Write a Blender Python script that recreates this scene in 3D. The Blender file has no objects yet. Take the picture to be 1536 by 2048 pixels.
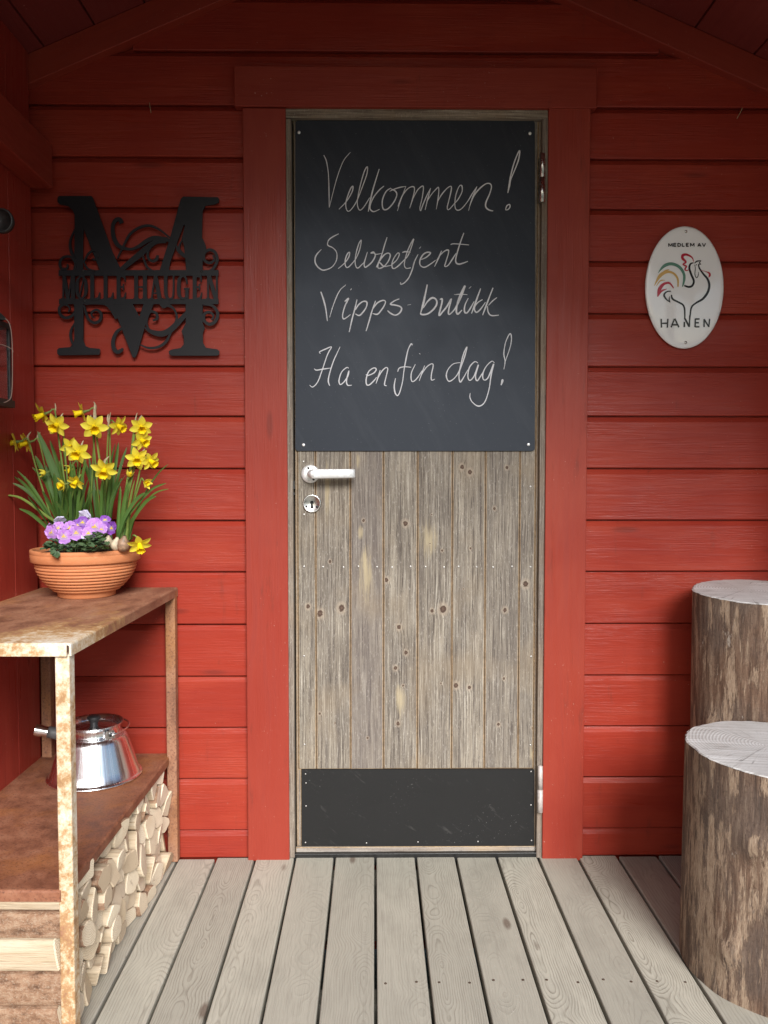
import bpy, bmesh, math, random
from mathutils import Vector, Matrix
random.seed(7)
R = math.radians
scene = bpy.context.scene
COL = scene.collection

# ------------------------------------------------------------ camera
F_PX, CAM_D, CAM_H = 1600.0, 2.16, 1.04
PITCH, YAW = R(2.47), R(0.68)
cam_data = bpy.data.cameras.new("camera")
cam = bpy.data.objects.new("camera", cam_data); COL.objects.link(cam)
cam_data.sensor_fit = 'VERTICAL'; cam_data.sensor_height = 24.0
cam_data.lens = F_PX / 2048 * 24.0
cam_data.clip_start = 0.02; cam_data.clip_end = 2000
cam.location = (0, -CAM_D, CAM_H)
cam.rotation_euler = (R(90) - PITCH, 0, -YAW)
scene.camera = cam

# ------------------------------------------------------------ world, sun, exposure
SUN_EL, SUN_AZ = R(31.5), R(13)      # azimuth measured from behind the camera, negative = from the left
world = bpy.data.worlds.new("World"); scene.world = world; world.use_nodes = True
wn, wl = world.node_tree.nodes, world.node_tree.links
sky = wn.new('ShaderNodeTexSky'); sky.sky_type = 'NISHITA'; sky.sun_disc = False
sky.sun_elevation = SUN_EL; sky.sun_rotation = R(180) + SUN_AZ
sky.air_density = 1.0; sky.dust_density = 1.0; sky.ozone_density = 1.0
wl.new(sky.outputs[0], wn['Background'].inputs[0]); wn['Background'].inputs[1].default_value = 0.10
sd = bpy.data.lights.new("sun", 'SUN'); sun = bpy.data.objects.new("sun", sd); COL.objects.link(sun)
sd.energy = 4.2; sd.angle = R(27); sd.color = (1.0, 0.985, 0.96)
sdir = Vector((math.sin(SUN_AZ) * math.cos(SUN_EL), -math.cos(SUN_AZ) * math.cos(SUN_EL), math.sin(SUN_EL)))
sun.rotation_euler = sdir.to_track_quat('Z', 'Y').to_euler()
scene.view_settings.view_transform = 'Standard'; scene.view_settings.look = 'None'
scene.view_settings.gamma = 1.0; scene.view_settings.use_curve_mapping = False
scene.view_settings.exposure = 0.52

# ------------------------------------------------------------ measuring helpers: photo pixel -> point on a real plane
_Fw = Vector((math.sin(YAW) * math.cos(PITCH), math.cos(YAW) * math.cos(PITCH), -math.sin(PITCH)))
_Rt = Vector((math.cos(YAW), -math.sin(YAW), 0)); _Up = _Rt.cross(_Fw); _C = Vector((0, -CAM_D, CAM_H))
def ray(px, py): return _Fw + _Rt * ((px - 768) / F_PX) + _Up * ((1024 - py) / F_PX)
def P(px, py, Y):
    d = ray(px, py); return _C + d * ((Y - _C.y) / d.y)
def G(px, py, Z):
    d = ray(px, py); return _C + d * ((Z - _C.z) / d.z)

# ------------------------------------------------------------ mesh helpers
class MB:
    """collects geometry (world coordinates) with a 'grain' vector (across, along, random) per vertex"""
    def __init__(s): s.v, s.f, s.g, s.m, s.sm = [], [], [], [], []
    def add(s, verts, faces, grain=None, mat=0, smooth=False):
        o = len(s.v); s.v += [tuple(v) for v in verts]
        s.g += [tuple(x) for x in grain] if grain else [(v[0], v[2], 0.5) for v in verts]
        for f in faces: s.f.append([o + i for i in f]); s.m.append(mat); s.sm.append(smooth)
    def box(s, x0, x1, y0, y1, z0, z1, along='z', rnd=None, mat=0):
        if rnd is None: rnd = random.random()
        V = [(x, y, z) for x in (x0, x1) for y in (y0, y1) for z in (z0, z1)]
        Fc = [(0, 1, 3, 2), (4, 6, 7, 5), (0, 4, 5, 1), (2, 3, 7, 6), (0, 2, 6, 4), (1, 5, 7, 3)]
        cx, cy, cz = (x0 + x1) / 2, (y0 + y1) / 2, (z0 + z1) / 2
        gr = []
        for x, y, z in V:
            if along == 'z': gr.append((x - cx + (y - y0), z, rnd))
            elif along == 'x': gr.append((z - cz + (y - y0), x, rnd))
            else: gr.append((x - cx + (z - z1), y, rnd))
        s.add(V, Fc, gr, mat)
    def prism(s, poly, y0, y1, rnd=None, mat=0):
        """poly: list of (x,z); extruded from front y0 to back y1"""
        n = len(poly); rnd = random.random() if rnd is None else rnd
        V = [(x, y0, z) for x, z in poly] + [(x, y1, z) for x, z in poly]
        Fc = [list(range(n)), list(range(2 * n - 1, n - 1, -1))]
        Fc += [(i, i + n, (i + 1) % n + n, (i + 1) % n) for i in range(n)]
        s.add(V, Fc, [(x, z, rnd) for x, y, z in V], mat)
    def lathe(s, prof, c, n=48, mat=0, axis=None, smooth=True, cap0=False, cap1=False):
        """prof: (radius, height) along axis from c"""
        q = Vector((0, 0, 1)).rotation_difference(Vector(axis).normalized()) if axis is not None else None
        V, Fc = [], []
        for r, h in prof:
            for k in range(n):
                a = 2 * math.pi * k / n; p = Vector((r * math.cos(a), r * math.sin(a), h))
                if q: p = q @ p
                V.append(p + Vector(c))
        for i in range(len(prof) - 1):
            for k in range(n):
                k2 = (k + 1) % n; Fc.append((i * n + k, i * n + k2, (i + 1) * n + k2, (i + 1) * n + k))
        if cap0: Fc.append(tuple(range(n - 1, -1, -1)))
        if cap1: Fc.append(tuple(range((len(prof) - 1) * n, len(prof) * n)))
        s.add(V, Fc, None, mat, smooth)
    def tube(s, pts, rad, n=8, mat=0, caps=True):
        pts = [Vector(p) for p in pts]; m = len(pts)
        rads = rad if isinstance(rad, (list, tuple)) else [rad] * m
        V, Fc = [], []; ref = None
        for i, p in enumerate(pts):
            t = (pts[min(i + 1, m - 1)] - pts[max(i - 1, 0)]).normalized()
            if ref is None: ref = t.orthogonal().normalized()
            ref = (ref - t * ref.dot(t)).normalized(); b = t.cross(ref)
            for k in range(n):
                a = 2 * math.pi * k / n; V.append(p + (ref * math.cos(a) + b * math.sin(a)) * rads[i])
        for i in range(m - 1):
            for k in range(n):
                k2 = (k + 1) % n; Fc.append((i * n + k, i * n + k2, (i + 1) * n + k2, (i + 1) * n + k))
        if caps: Fc.append(tuple(range(n - 1, -1, -1))); Fc.append(tuple(range((m - 1) * n, m * n)))
        s.add(V, Fc, None, mat, True)
    def build(s, name, mats, parent=None, origin=None, bevel=0, seg=2, bevel_mat=0):
        """parent: Empty or part whose world origin is stored in ['_o']"""
        o = Vector(ORG[parent.name]) if parent else Vector(origin or (0, 0, 0))
        me = bpy.data.meshes.new(name)
        me.from_pydata([(v[0] - o.x, v[1] - o.y, v[2] - o.z) for v in s.v], [], s.f)
        at = me.attributes.new('grain', 'FLOAT_VECTOR', 'POINT')
        at.data.foreach_set('vector', [c for g in s.g for c in g])
        for m in (mats if isinstance(mats, (list, tuple)) else [mats]): me.materials.append(m)
        me.polygons.foreach_set('material_index', s.m)
        me.polygons.foreach_set('use_smooth', s.sm)
        me.validate(); me.update()
        bm = bmesh.new(); bm.from_mesh(me); bmesh.ops.recalc_face_normals(bm, faces=bm.faces)
        big = [f for f in bm.faces if len(f.verts) > 4]
        if big: bmesh.ops.triangulate(bm, faces=big)
        bm.to_mesh(me); bm.free()
        ob = bpy.data.objects.new(name, me); COL.objects.link(ob)
        if parent: ob.parent = parent
        else: ob.location = o
        ORG[ob.name] = tuple(o)
        if bevel:
            b = ob.modifiers.new('bevel', 'BEVEL'); b.width = bevel; b.segments = seg; b.limit_method = 'ANGLE'; b.angle_limit = R(40)
            b.harden_normals = False
            if bevel_mat: b.material = bevel_mat
        return ob
ORG = {}
def tag(o, label=None, cat=None, group=None, kind=None):
    if label: o['label'] = label
    if cat: o['category'] = cat
    if group: o['group'] = group
    if kind: o['kind'] = kind
    return o
def thing(name, loc, label, cat, group=None):
    o = bpy.data.objects.new(name, None); COL.objects.link(o); o.location = loc; o.empty_display_size = 0.05
    ORG[o.name] = tuple(loc); return tag(o, label, cat, group)
def dup_part(src, parent, offset):
    """copy of a child mesh, shifted"""
    c = src.copy(); COL.objects.link(c); c.parent = parent; c.location = Vector(src.location) + Vector(offset); ORG[c.name] = ORG[src.name]
    return c

def catmull(pts, sub=6):
    """pts: tuples of any dimension"""
    if len(pts) < 3: 
        return [tuple(a + (b - a) * t / sub for a, b in zip(pts[0], pts[1])) for t in range(sub + 1)]
    out = []; n = len(pts)
    for i in range(n - 1):
        p0, p1, p2, p3 = pts[max(i - 1, 0)], pts[i], pts[i + 1], pts[min(i + 2, n - 1)]
        for t in range(sub):
            t /= sub
            out.append(tuple(0.5 * (2 * b + (c - a) * t + (2 * a - 5 * b + 4 * c - d) * t * t + (3 * b - a - 3 * c + d) * t ** 3)
                             for a, b, c, d in zip(p0, p1, p2, p3)))
    out.append(tuple(pts[-1])); return out

def ribbon(mb, pts, Y, depth=0.0, sub=6, mat=0, climb=4e-6, tx=None):
    """pen stroke on the plane y=Y. pts: (px,py,width px) in photo pixels; depth>0 extrudes towards the wall"""
    s = catmull(pts, sub); n = len(s); L, Rr = [], []
    for i, (x, y, w) in enumerate(s):
        a, b = s[max(i - 1, 0)], s[min(i + 1, n - 1)]
        dx, dy = b[0] - a[0], b[1] - a[1]; l = math.hypot(dx, dy) or 1.0
        nx, ny = -dy / l * w / 2, dx / l * w / 2
        for lst, sg in ((L, 1), (Rr, -1)):
            q = P(x + sg * nx, y + sg * ny, Y); lst.append(Vector((q.x, Y - climb * i, q.z)))
    V = L + Rr; r = random.random()
    Fc = [(i, i + 1, n + i + 1, n + i) for i in range(n - 1)]
    if depth:
        m = len(V); V = V + [v + Vector((0, depth, 0)) for v in V]
        Fc += [(m + n + i, m + n + i + 1, m + i + 1, m + i) for i in range(n - 1)]
        Fc += [(i, m + i, m + i + 1, i + 1) for i in range(n - 1)]
        Fc += [(n + i, n + i + 1, m + n + i + 1, m + n + i) for i in range(n - 1)]
        Fc += [(0, n, m + n, m), (n - 1, m + n - 1, m + 2 * n - 1, 2 * n - 1)]
    mb.add(V, Fc, [(v.x, v.z, r) for v in V], mat)

# ------------------------------------------------------------ material helpers
class NB:
    def __init__(s, name):
        s.mat = bpy.data.materials.new(name); s.mat.use_nodes = True
        s.t = s.mat.node_tree; s.b = s.t.nodes['Principled BSDF']
    def n(s, typ, ins={}, out=0, **props):
        nd = s.t.nodes.new('ShaderNode' + typ)
        for k, v in props.items(): setattr(nd, k, v)
        for k, v in ins.items(): s.set(nd.inputs[k], v)
        return nd.outputs[out]
    def set(s, sock, v):
        if isinstance(v, bpy.types.NodeSocket): s.t.links.new(v, sock)
        elif isinstance(v, tuple) and len(v) == 3 and sock.type == 'RGBA': sock.default_value = (*v, 1)
        else: sock.default_value = v
    def m(s, op, a, b=0.0, c=0.0, clamp=False): return s.n('Math', {0: a, 1: b, 2: c}, operation=op, use_clamp=clamp)
    def attr(s, name='grain'): return s.n('Attribute', out=1, attribute_name=name)
    def sep(s, v):
        nd = s.t.nodes.new('ShaderNodeSeparateXYZ'); s.set(nd.inputs[0], v); return nd.outputs
    def comb(s, x, y, z): return s.n('CombineXYZ', {0: x, 1: y, 2: z})
    def pos(s): return s.n('NewGeometry', out=0)
    def obj(s): return s.n('TexCoord', out=3)
    def scale(s, v, xyz): return s.n('VectorMath', {0: v, 1: xyz}, operation='MULTIPLY')
    def noise(s, v, sc=5.0, det=4.0, rough=0.55, dist=0.0):
        return s.n('TexNoise', {'Vector': v, 'Scale': sc, 'Detail': det, 'Roughness': rough, 'Distortion': dist})
    def ramp(s, fac, *stops):
        nd = s.t.nodes.new('ShaderNodeValToRGB'); s.set(nd.inputs[0], fac); e = nd.color_ramp.elements
        while len(e) < len(stops): e.new(0.5)
        for k, (p, c) in enumerate(stops):
            e[k].position = p; e[k].color = (*c, 1) if isinstance(c, tuple) else (c, c, c, 1)
        return nd.outputs[0]
    def mix(s, f, a, b, bt='MIX'):
        nd = s.t.nodes.new('ShaderNodeMix'); nd.data_type = 'RGBA'; nd.blend_type = bt
        s.set(nd.inputs[0], f); s.set(nd.inputs[6], a); s.set(nd.inputs[7], b); return nd.outputs[2]
    def mr(s, v, a, b, c=0.0, d=1.0): return s.n('MapRange', {0: v, 1: a, 2: b, 3: c, 4: d})
    def bump(s, h, strength=0.3, dist=0.002, normal=None):
        i = {'Height': h, 'Strength': strength, 'Distance': dist}
        if normal is not None: i['Normal'] = normal
        return s.n('Bump', i)
    def done(s, color=None, rough=0.5, metal=0.0, normal=None, **kw):
        if color is not None: s.set(s.b.inputs['Base Color'], color)
        s.set(s.b.inputs['Roughness'], rough); s.set(s.b.inputs['Metallic'], metal)
        if normal is not None: s.set(s.b.inputs['Normal'], normal)
        for k, v in kw.items(): s.set(s.b.inputs[k.replace('_', ' ')], v)
        return s.mat

def red_paint(name, c1=(0.325, 0.039, 0.021), c2=(0.265, 0.026, 0.016), rough=0.36, bstr=0.9):
    """glossy barn paint over sawn wood: grain relief follows the board"""
    k = NB(name); g = k.attr(); u, v, r = k.sep(g)
    st = k.comb(k.m('MULTIPLY', u, 330.0), k.m('MULTIPLY_ADD', v, 9.0, k.m('MULTIPLY', r, 50.0)), k.m('MULTIPLY', r, 91.0))
    fine = k.noise(st, 1.0, 3, 0.6, 0.4)
    med = k.noise(k.comb(k.m('MULTIPLY', u, 60.0), k.m('MULTIPLY', v, 4.0), k.m('MULTIPLY', r, 37.0)), 1.0, 3, 0.6, 0.6)
    big = k.noise(k.pos(), 3.0, 4, 0.6)
    patch = k.mr(k.noise(k.comb(k.m('MULTIPLY', u, 9.0), k.m('MULTIPLY', v, 3.0), k.m('MULTIPLY', r, 13.0)), 1.0, 3), 0.42, 0.62)
    col = k.mix(k.mr(big, 0.35, 0.7), c1, c2)
    col = k.mix(k.m('MULTIPLY', r, 0.55), col, (c1[0] * 0.78, c1[1] * 0.72, c1[2] * 0.85))
    col = k.mix(k.mr(med, 0.55, 0.8, 0.0, 0.35), col, (c2[0] * 0.75, c2[1] * 0.8, c2[2]))
    # brush laps, faint dirt runs, chips and small pale scratches
    lap = k.noise(k.comb(k.m('MULTIPLY', u, 7.0), k.m('MULTIPLY', v, 1.6), k.m('MULTIPLY', r, 29.0)), 1.0, 4, 0.65)
    col = k.mix(k.mr(lap, 0.52, 0.66, 0.0, 0.4), col, (c1[0] * 1.12, c1[1] * 1.35, c1[2] * 1.35))
    dirt = k.noise(k.scale(k.pos(), (30, 30, 5)), 1.0, 5, 0.7)
    col = k.mix(k.mr(dirt, 0.60, 0.74, 0.0, 0.45), col, (0.10, 0.028, 0.02))
    kd = k.n('TexVoronoi', {'Vector': k.comb(k.m('MULTIPLY', u, 9.0), k.m('MULTIPLY', v, 2.1), k.m('MULTIPLY', r, 53.0)), 'Scale': 1.0}, 0)
    col = k.mix(k.mr(kd, 0.10, 0.05, 0.0, 0.5), col, (0.13, 0.022, 0.016))
    sp = k.noise(k.scale(k.pos(), (1.0, 1.0, 1.0)), 160.0, 2, 0.6)
    msk = k.m('MULTIPLY', k.mr(sp, 0.705, 0.74), k.mr(k.noise(k.pos(), 7.0, 2), 0.5, 0.62))
    col = k.mix(k.m('MULTIPLY', msk, 0.75), col, (0.52, 0.27, 0.22))
    h = k.m('ADD', k.m('MULTIPLY', fine, k.mr(patch, 0, 1, 0.12, 1.15)), k.m('MULTIPLY', med, 0.9))
    knot = k.n('TexVoronoi', {'Vector': k.comb(k.m('MULTIPLY', u, 11.0), k.m('MULTIPLY', v, 2.6), k.m('MULTIPLY', r, 77.0)), 'Scale': 1.0}, 0)
    h = k.m('ADD', h, k.mr(knot, 0.0, 0.12, 0.5, 0.0))
    nm = k.bump(h, bstr, 0.0015)
    return k.done(col, k.mr(med, 0.3, 0.7, rough - 0.10, rough + 0.10), 0.0, nm, Specular_IOR_Level=0.23)

def deck_wood(name, light=(0.50, 0.475, 0.395), dark=(0.205, 0.185, 0.145), grey=(0.435, 0.415, 0.345)):
    """planed pine turned grey, with cathedral grain cut from a tilted ring field"""
    k = NB(name); u, v, r = k.sep(k.attr())
    r1 = k.m('MULTIPLY', r, 63.0)
    off = k.m('MULTIPLY', k.m('SUBTRACT', k.m('FRACT', k.m('MULTIPLY', r, 7.31)), 0.5), 0.075)
    uu = k.m('SUBTRACT', u, off)
    wob = k.noise(k.comb(k.m('MULTIPLY', u, 26.0), k.m('MULTIPLY', v, 9.0), r1), 1.0, 2, 0.5)
    low = k.noise(k.comb(0.0, k.m('MULTIPLY', v, 3.6), r1), 1.0, 2, 0.6)
    hh = k.m('MULTIPLY_ADD', low, 0.16, k.m('MULTIPLY_ADD', k.m('FRACT', k.m('MULTIPLY', r, 3.7)), 0.05, -0.085))
    rad = k.m('SQRT', k.m('ADD', k.m('MULTIPLY', uu, uu), k.m('MULTIPLY', hh, hh)))
    rad = k.m('MULTIPLY_ADD', wob, 0.012, rad)
    ring = k.m('FRACT', k.m('MULTIPLY', rad, k.m('MULTIPLY_ADD', k.m('FRACT', k.m('MULTIPLY', r, 11.3)), 90.0, 130.0)))
    late = k.ramp(ring, (0.0, 0.0), (0.55, 0.15), (0.86, 1.0), (1.0, 0.0))
    streak = k.noise(k.comb(k.m('MULTIPLY', u, 420.0), k.m('MULTIPLY', v, 9.0), r1), 1.0, 3, 0.65)
    big = k.noise(k.comb(k.m('MULTIPLY', u, 14.0), k.m('MULTIPLY', v, 3.0), r1), 1.0, 4, 0.6)
    col = k.mix(k.mr(big, 0.35, 0.68), light, grey)
    vis = k.mr(k.m('FRACT', k.m('MULTIPLY', r, 23.7)), 0.0, 1.0, 0.18, 0.95)
    brk = k.noise(k.comb(k.m('MULTIPLY', u, 60.0), k.m('MULTIPLY', v, 14.0), r1), 1.0, 4, 0.7)
    vis = k.m('MULTIPLY', vis, k.mr(brk, 0.34, 0.60, 0.25, 1.0))
    col = k.mix(k.m('MULTIPLY', late, vis), col, dark)
    col = k.mix(k.mr(streak, 0.5, 0.75, 0.0, 0.45), col, (0.16, 0.135, 0.115))
    tint = k.m('FRACT', k.m('MULTIPLY', r, 5.19))
    col = k.mix(k.m('MULTIPLY', tint, 0.45), col, (0.27, 0.25, 0.21))
    wear = k.noise(k.scale(k.pos(), (5, 3, 1)), 1.0, 4, 0.7)
    col = k.mix(k.mr(wear, 0.5, 0.72, 0.0, 0.35), col, (0.20, 0.185, 0.155))
    # sparse knots
    kn = k.n('TexVoronoi', {'Vector': k.comb(k.m('MULTIPLY', u, 9.0), k.m('MULTIPLY', v, 3.3), r1), 'Scale': 1.0}, 0)
    col = k.mix(k.mr(kn, 0.05, 0.10, 0.8, 0.0), col, (0.14, 0.10, 0.075))
    spk = k.mr(k.noise(k.pos(), 260.0, 1), 0.72, 0.78)
    col = k.mix(k.m('MULTIPLY', spk, 0.5), col, (0.6, 0.58, 0.54))
    h = k.m('ADD', k.m('MULTIPLY', late, 0.7), k.m('MULTIPLY', streak, 0.8))
    return k.done(col, 0.72, 0.0, k.bump(h, 0.35, 0.001), Specular_IOR_Level=0.3)

def old_wood(name, c1=(0.29, 0.25, 0.195), c2=(0.118, 0.098, 0.083), warm=(0.25, 0.19, 0.125), knots=(), pale=(), sat=1.0):
    """weathered silver-grey boards: fine dark checks, knots and places where the fresh wood shows"""
    k = NB(name); u, v, r = k.sep(k.attr()); ps = k.pos(); r1 = k.m('MULTIPLY', r, 71.0)
    d = None
    if knots:
        jit = k.noise(ps, 190.0, 3, 0.7)
        for (x, z, rr) in knots:
            a = k.n('VectorMath', {0: ps, 1: (x, 0, z)}, operation='SUBTRACT')
            a = k.n('VectorMath', {0: a, 1: (1 / rr, 0, 0.85 / rr)}, operation='MULTIPLY')
            l = k.n('VectorMath', {0: a}, out=1, operation='LENGTH')
            d = l if d is None else k.m('MINIMUM', d, l)
        d = k.m('MULTIPLY_ADD', jit, 1.1, k.m('SUBTRACT', d, 0.42))
        # grain swerves round the knots
        u2 = k.m('MULTIPLY_ADD', k.mr(d, 0.6, 2.6, 1.0, 0.0), 0.0045, u)
    else: u2 = u
    warp = k.noise(k.comb(k.m('MULTIPLY', u, 18.0), k.m('MULTIPLY', v, 4.0), r1), 1.0, 3, 0.5)
    u3 = k.m('MULTIPLY_ADD', warp, 0.009, u2)
    fine = k.noise(k.comb(k.m('MULTIPLY', u3, 400.0), k.m('MULTIPLY', v, 7.5), r1), 1.0, 5, 0.72)
    mid = k.noise(k.comb(k.m('MULTIPLY', u3, 150.0), k.m('MULTIPLY', v, 3.0), r1), 1.0, 3, 0.6)
    big = k.noise(k.comb(k.m('MULTIPLY', u, 16.0), k.m('MULTIPLY', v, 5.0), r1), 1.0, 4, 0.65)
    col = k.mix(k.mr(big, 0.3, 0.7), c1, (c1[0] * 0.60, c1[1] * 0.60, c1[2] * 0.63))
    col = k.mix(k.mr(mid, 0.47, 0.66, 0.0, 0.8), col, c2)
    col = k.mix(k.mr(fine, 0.52, 0.63, 0.0, 0.95), col, (c2[0] * 0.55, c2[1] * 0.52, c2[2] * 0.5))
    col = k.mix(k.mr(fine, 0.46, 0.34, 0.0, 0.7), col, (0.50, 0.46, 0.39))
    ckn = k.noise(k.comb(k.m('MULTIPLY', u3, 230.0), k.m('MULTIPLY', v, 2.6), k.m('ADD', r1, 9.0)), 1.0, 3, 0.7)
    crack = k.mr(k.m('ABSOLUTE', k.m('SUBTRACT', ckn, 0.57)), 0.016, 0.003)
    col = k.mix(k.m('MULTIPLY', crack, 0.8), col, (0.045, 0.034, 0.028))
    spk = k.mr(k.noise(k.scale(ps, (300, 300, 120)), 1.0, 3, 0.75), 0.56, 0.70)
    col = k.mix(k.m('MULTIPLY', spk, 0.55), col, (0.09, 0.075, 0.065))
    spl = k.mr(k.noise(k.scale(ps, (330, 330, 90)), 1.0, 3, 0.75), 0.42, 0.30)
    col = k.mix(k.m('MULTIPLY', spl, 0.5), col, (0.52, 0.48, 0.42))
    col = k.mix(k.m('MULTIPLY', k.m('FRACT', k.m('MULTIPLY', r, 9.7)), 0.40), col, (0.15, 0.125, 0.12))
    col = k.mix(k.mr(k.noise(ps, 5.0, 2), 0.52, 0.7, 0.0, 0.4), col, warm)
    for (x, z, rx, rz) in pale:
        a = k.n('VectorMath', {0: ps, 1: (x, 0, z)}, operation='SUBTRACT')
        a = k.n('VectorMath', {0: a, 1: (1 / rx, 0, 1 / rz)}, operation='MULTIPLY')
        l = k.n('VectorMath', {0: a}, out=1, operation='LENGTH')
        l = k.m('ADD', l, k.m('MULTIPLY', k.m('SUBTRACT', k.noise(k.scale(ps, (170, 170, 14)), 1.0, 4, 0.7), 0.5), 3.2))
        col = k.mix(k.mr(l, 1.25, 0.35, 0.0, 0.62), col, (0.42, 0.345, 0.215))
    if d is not None:
        col = k.mix(k.mr(d, 1.0, 1.9, 0.45, 0.0), col, (0.40, 0.32, 0.24))
        col = k.mix(k.mr(d, 0.75, 1.0, 0.95, 0.0), col, (0.060, 0.034, 0.024))
        col = k.mix(k.m('MULTIPLY', k.mr(d, 0.55, 0.25), 0.55), col, (0.15, 0.10, 0.075))
    h = k.m('MULTIPLY_ADD', fine, -0.9, k.m('MULTIPLY', mid, -0.6))
    return k.done(col, 0.8, 0.0, k.bump(h, 0.55, 0.0014), Specular_IOR_Level=0.25)

def rust(name, cream=0.0, dark=0.0, grain_axis=(1, 1, 1), sheen_dir=None, tint=None):
    k = NB(name); ps = k.pos(); q = k.scale(ps, grain_axis)
    a = k.noise(q, 22.0, 6, 0.65); b = k.noise(ps, 190.0, 4, 0.75); c = k.noise(q, 7.0, 4, 0.6); e = k.noise(ps, 60.0, 4, 0.7)
    col = k.ramp(a, (0.3, (0.165, 0.072, 0.042)), (0.52, (0.305, 0.142, 0.080)), (0.72, (0.39, 0.21, 0.125)))
    col = k.mix(k.mr(c, 0.50, 0.68, 0.0, 0.7), col, (0.38, 0.165, 0.050))
    col = k.mix(k.mr(b, 0.52, 0.66, 0.0, 0.6 + dark), col, (0.085, 0.038, 0.030))
    col = k.mix(k.mr(b, 0.44, 0.33, 0.0, 0.4), col, (0.36, 0.22, 0.16))
    if tint: col = k.mix(1.0, col, tint, 'MULTIPLY')
    if cream > 0:
        f = k.m('MULTIPLY_ADD', k.m('SUBTRACT', c, 0.5), 1.6, k.m('MULTIPLY_ADD', k.m('SUBTRACT', e, 0.5), 1.1, cream))
        if sheen_dir is not None:
            x, y, z, off = sheen_dir
            f = k.m('ADD', f, k.m('ADD', k.n('VectorMath', {0: ps, 1: (x, y, z)}, out=1, operation='DOT_PRODUCT'), off))
        f = k.m('ADD', f, k.m('MULTIPLY', k.m('SUBTRACT', b, 0.5), 0.7))
        col = k.mix(k.m('MULTIPLY', k.mr(f, 0.15, 0.6), 0.85), col, (0.56, 0.36, 0.15))
        col = k.mix(k.mr(f, 0.42, 0.95), col, (0.80, 0.77, 0.67))
    h = k.m('ADD', b, k.m('MULTIPLY', a, 0.6))
    return k.done(col, k.mr(a, 0.3, 0.7, 0.5, 0.75), 0.0, k.bump(h, 0.35, 0.0012), Specular_IOR_Level=0.4)

def plain(name, col, rough=0.5, metal=0.0, var=0.15, sc=30.0, bs=0.0, **kw):
    k = NB(name); nz = k.noise(k.pos(), sc, 4, 0.6)
    c = k.mix(k.mr(nz, 0.3, 0.7), tuple(x * (1 - var) for x in col), tuple(min(1, x * (1 + var)) for x in col))
    return k.done(c, k.mr(nz, 0.3, 0.7, max(0.02, rough - 0.05), rough + 0.05), metal, k.bump(nz, bs, 0.001) if bs else None, **kw)

# ============================================================ SETTING
M = {}
M['red'] = red_paint('red_paint_siding')
M['red_trim'] = red_paint('red_paint_trim', (0.30, 0.044, 0.026), (0.265, 0.033, 0.020), 0.42, 0.5)
M['red_side'] = red_paint('red_paint_side_wall', (0.34, 0.042, 0.026), (0.285, 0.029, 0.019), 0.36, 0.4)
M['deck'] = deck_wood('deck_boards')
M['frame_wood'] = old_wood('frame_wood', (0.33, 0.27, 0.20), (0.15, 0.11, 0.08), (0.27, 0.18, 0.11))
M['joist'] = plain('joist_wood', (0.16, 0.15, 0.12), 0.8, 0, 0.3, 40)

k = NB('grass_ground'); nz = k.noise(k.pos(), 1.2, 6, 0.7); n2 = k.noise(k.pos(), 60, 4, 0.7)
c = k.mix(k.mr(nz, 0.35, 0.65), (0.07, 0.085, 0.045), (0.12, 0.125, 0.085)); c = k.mix(k.mr(n2, 0.4, 0.7, 0, 0.6), c, (0.16, 0.15, 0.13))
M['ground'] = k.done(c, 0.9, 0, k.bump(n2, 0.6, 0.02))
k = NB('added_forest_hill'); nz = k.noise(k.pos(), 0.6, 6, 0.7)
M['added_hill'] = k.done(k.mix(k.mr(nz, 0.35, 0.65), (0.030, 0.045, 0.022), (0.075, 0.095, 0.045)), 0.95, 0, k.bump(nz, 0.8, 0.5))

# ground as one sheet out to the horizon
mb = MB(); S_ = 600
mb.add([(-S_, -S_, -0.34), (S_, -S_, -0.34), (S_, S_, -0.34), (-S_, S_, -0.34)], [(0, 1, 2, 3)])
tag(mb.build('ground', M['ground']), kind='structure')
# unseen wooded ridge, added to shape horizon light and reflections
mb = MB(); V, Fc = [], []; rings = [(40, 0.0), (55, 0.55), (75, 1.0), (110, 0.8), (160, 0.0)]; na = 96
for rr, hf in rings:
    for a in range(na):
        t = 2 * math.pi * a / na
        h = 0.42 * (7.0 + 2.6 * math.sin(3 * t + 1) + 1.8 * math.sin(7 * t) + 1.0 * math.sin(17 * t + 2)) * hf
        V.append((rr * math.cos(t), rr * math.sin(t), -0.5 + h))
for i in range(len(rings) - 1):
    for a in range(na): Fc.append((i * na + a, i * na + (a + 1) % na, (i + 1) * na + (a + 1) % na, (i + 1) * na + a))
mb.add(V, Fc, None, 0, True)
tag(mb.build('added_hills', M['added_hill']), kind='structure')

# deck: boards run out from the wall
gaps = [278.5, 357.8, 433.6, 512, 591, 669.6, 750.7, 830.8, 910.4, 992, 1073.9, 1152.6, 1232, 1312, 1392]
gx = [P(g, 1724, 0).x for g in gaps]
pitch = (gx[-1] - gx[0]) / (len(gx) - 1)
while gx[0] > -1.05: gx.insert(0, gx[0] - pitch)
while gx[-1] < 1.5: gx.append(gx[-1] + pitch)
mb = MB(); rnd_deck = random.Random(12)
RN = {}
for i in range(len(gx) - 1):
    g0 = 0.0032 if gx[i] < 0.05 else 0.0036
    y1 = -0.006 - rnd_deck.uniform(0, 0.006); dz = rnd_deck.uniform(-0.0012, 0.0004)
    mb.box(gx[i] + g0, gx[i + 1] - g0, -1.95, y1, -0.028 + dz, dz, 'y', rnd_deck.random())
deck = tag(mb.build('deck', M['deck'], bevel=0.003, seg=3), kind='structure')
mb = MB()
for y in (-0.045, -0.555, -1.12, -1.9):
    mb.box(-1.06, 1.5, y - 0.024, y + 0.024, -0.20, -0.0295, 'x')
mb.build('joist', M['joist'], deck)
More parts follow.
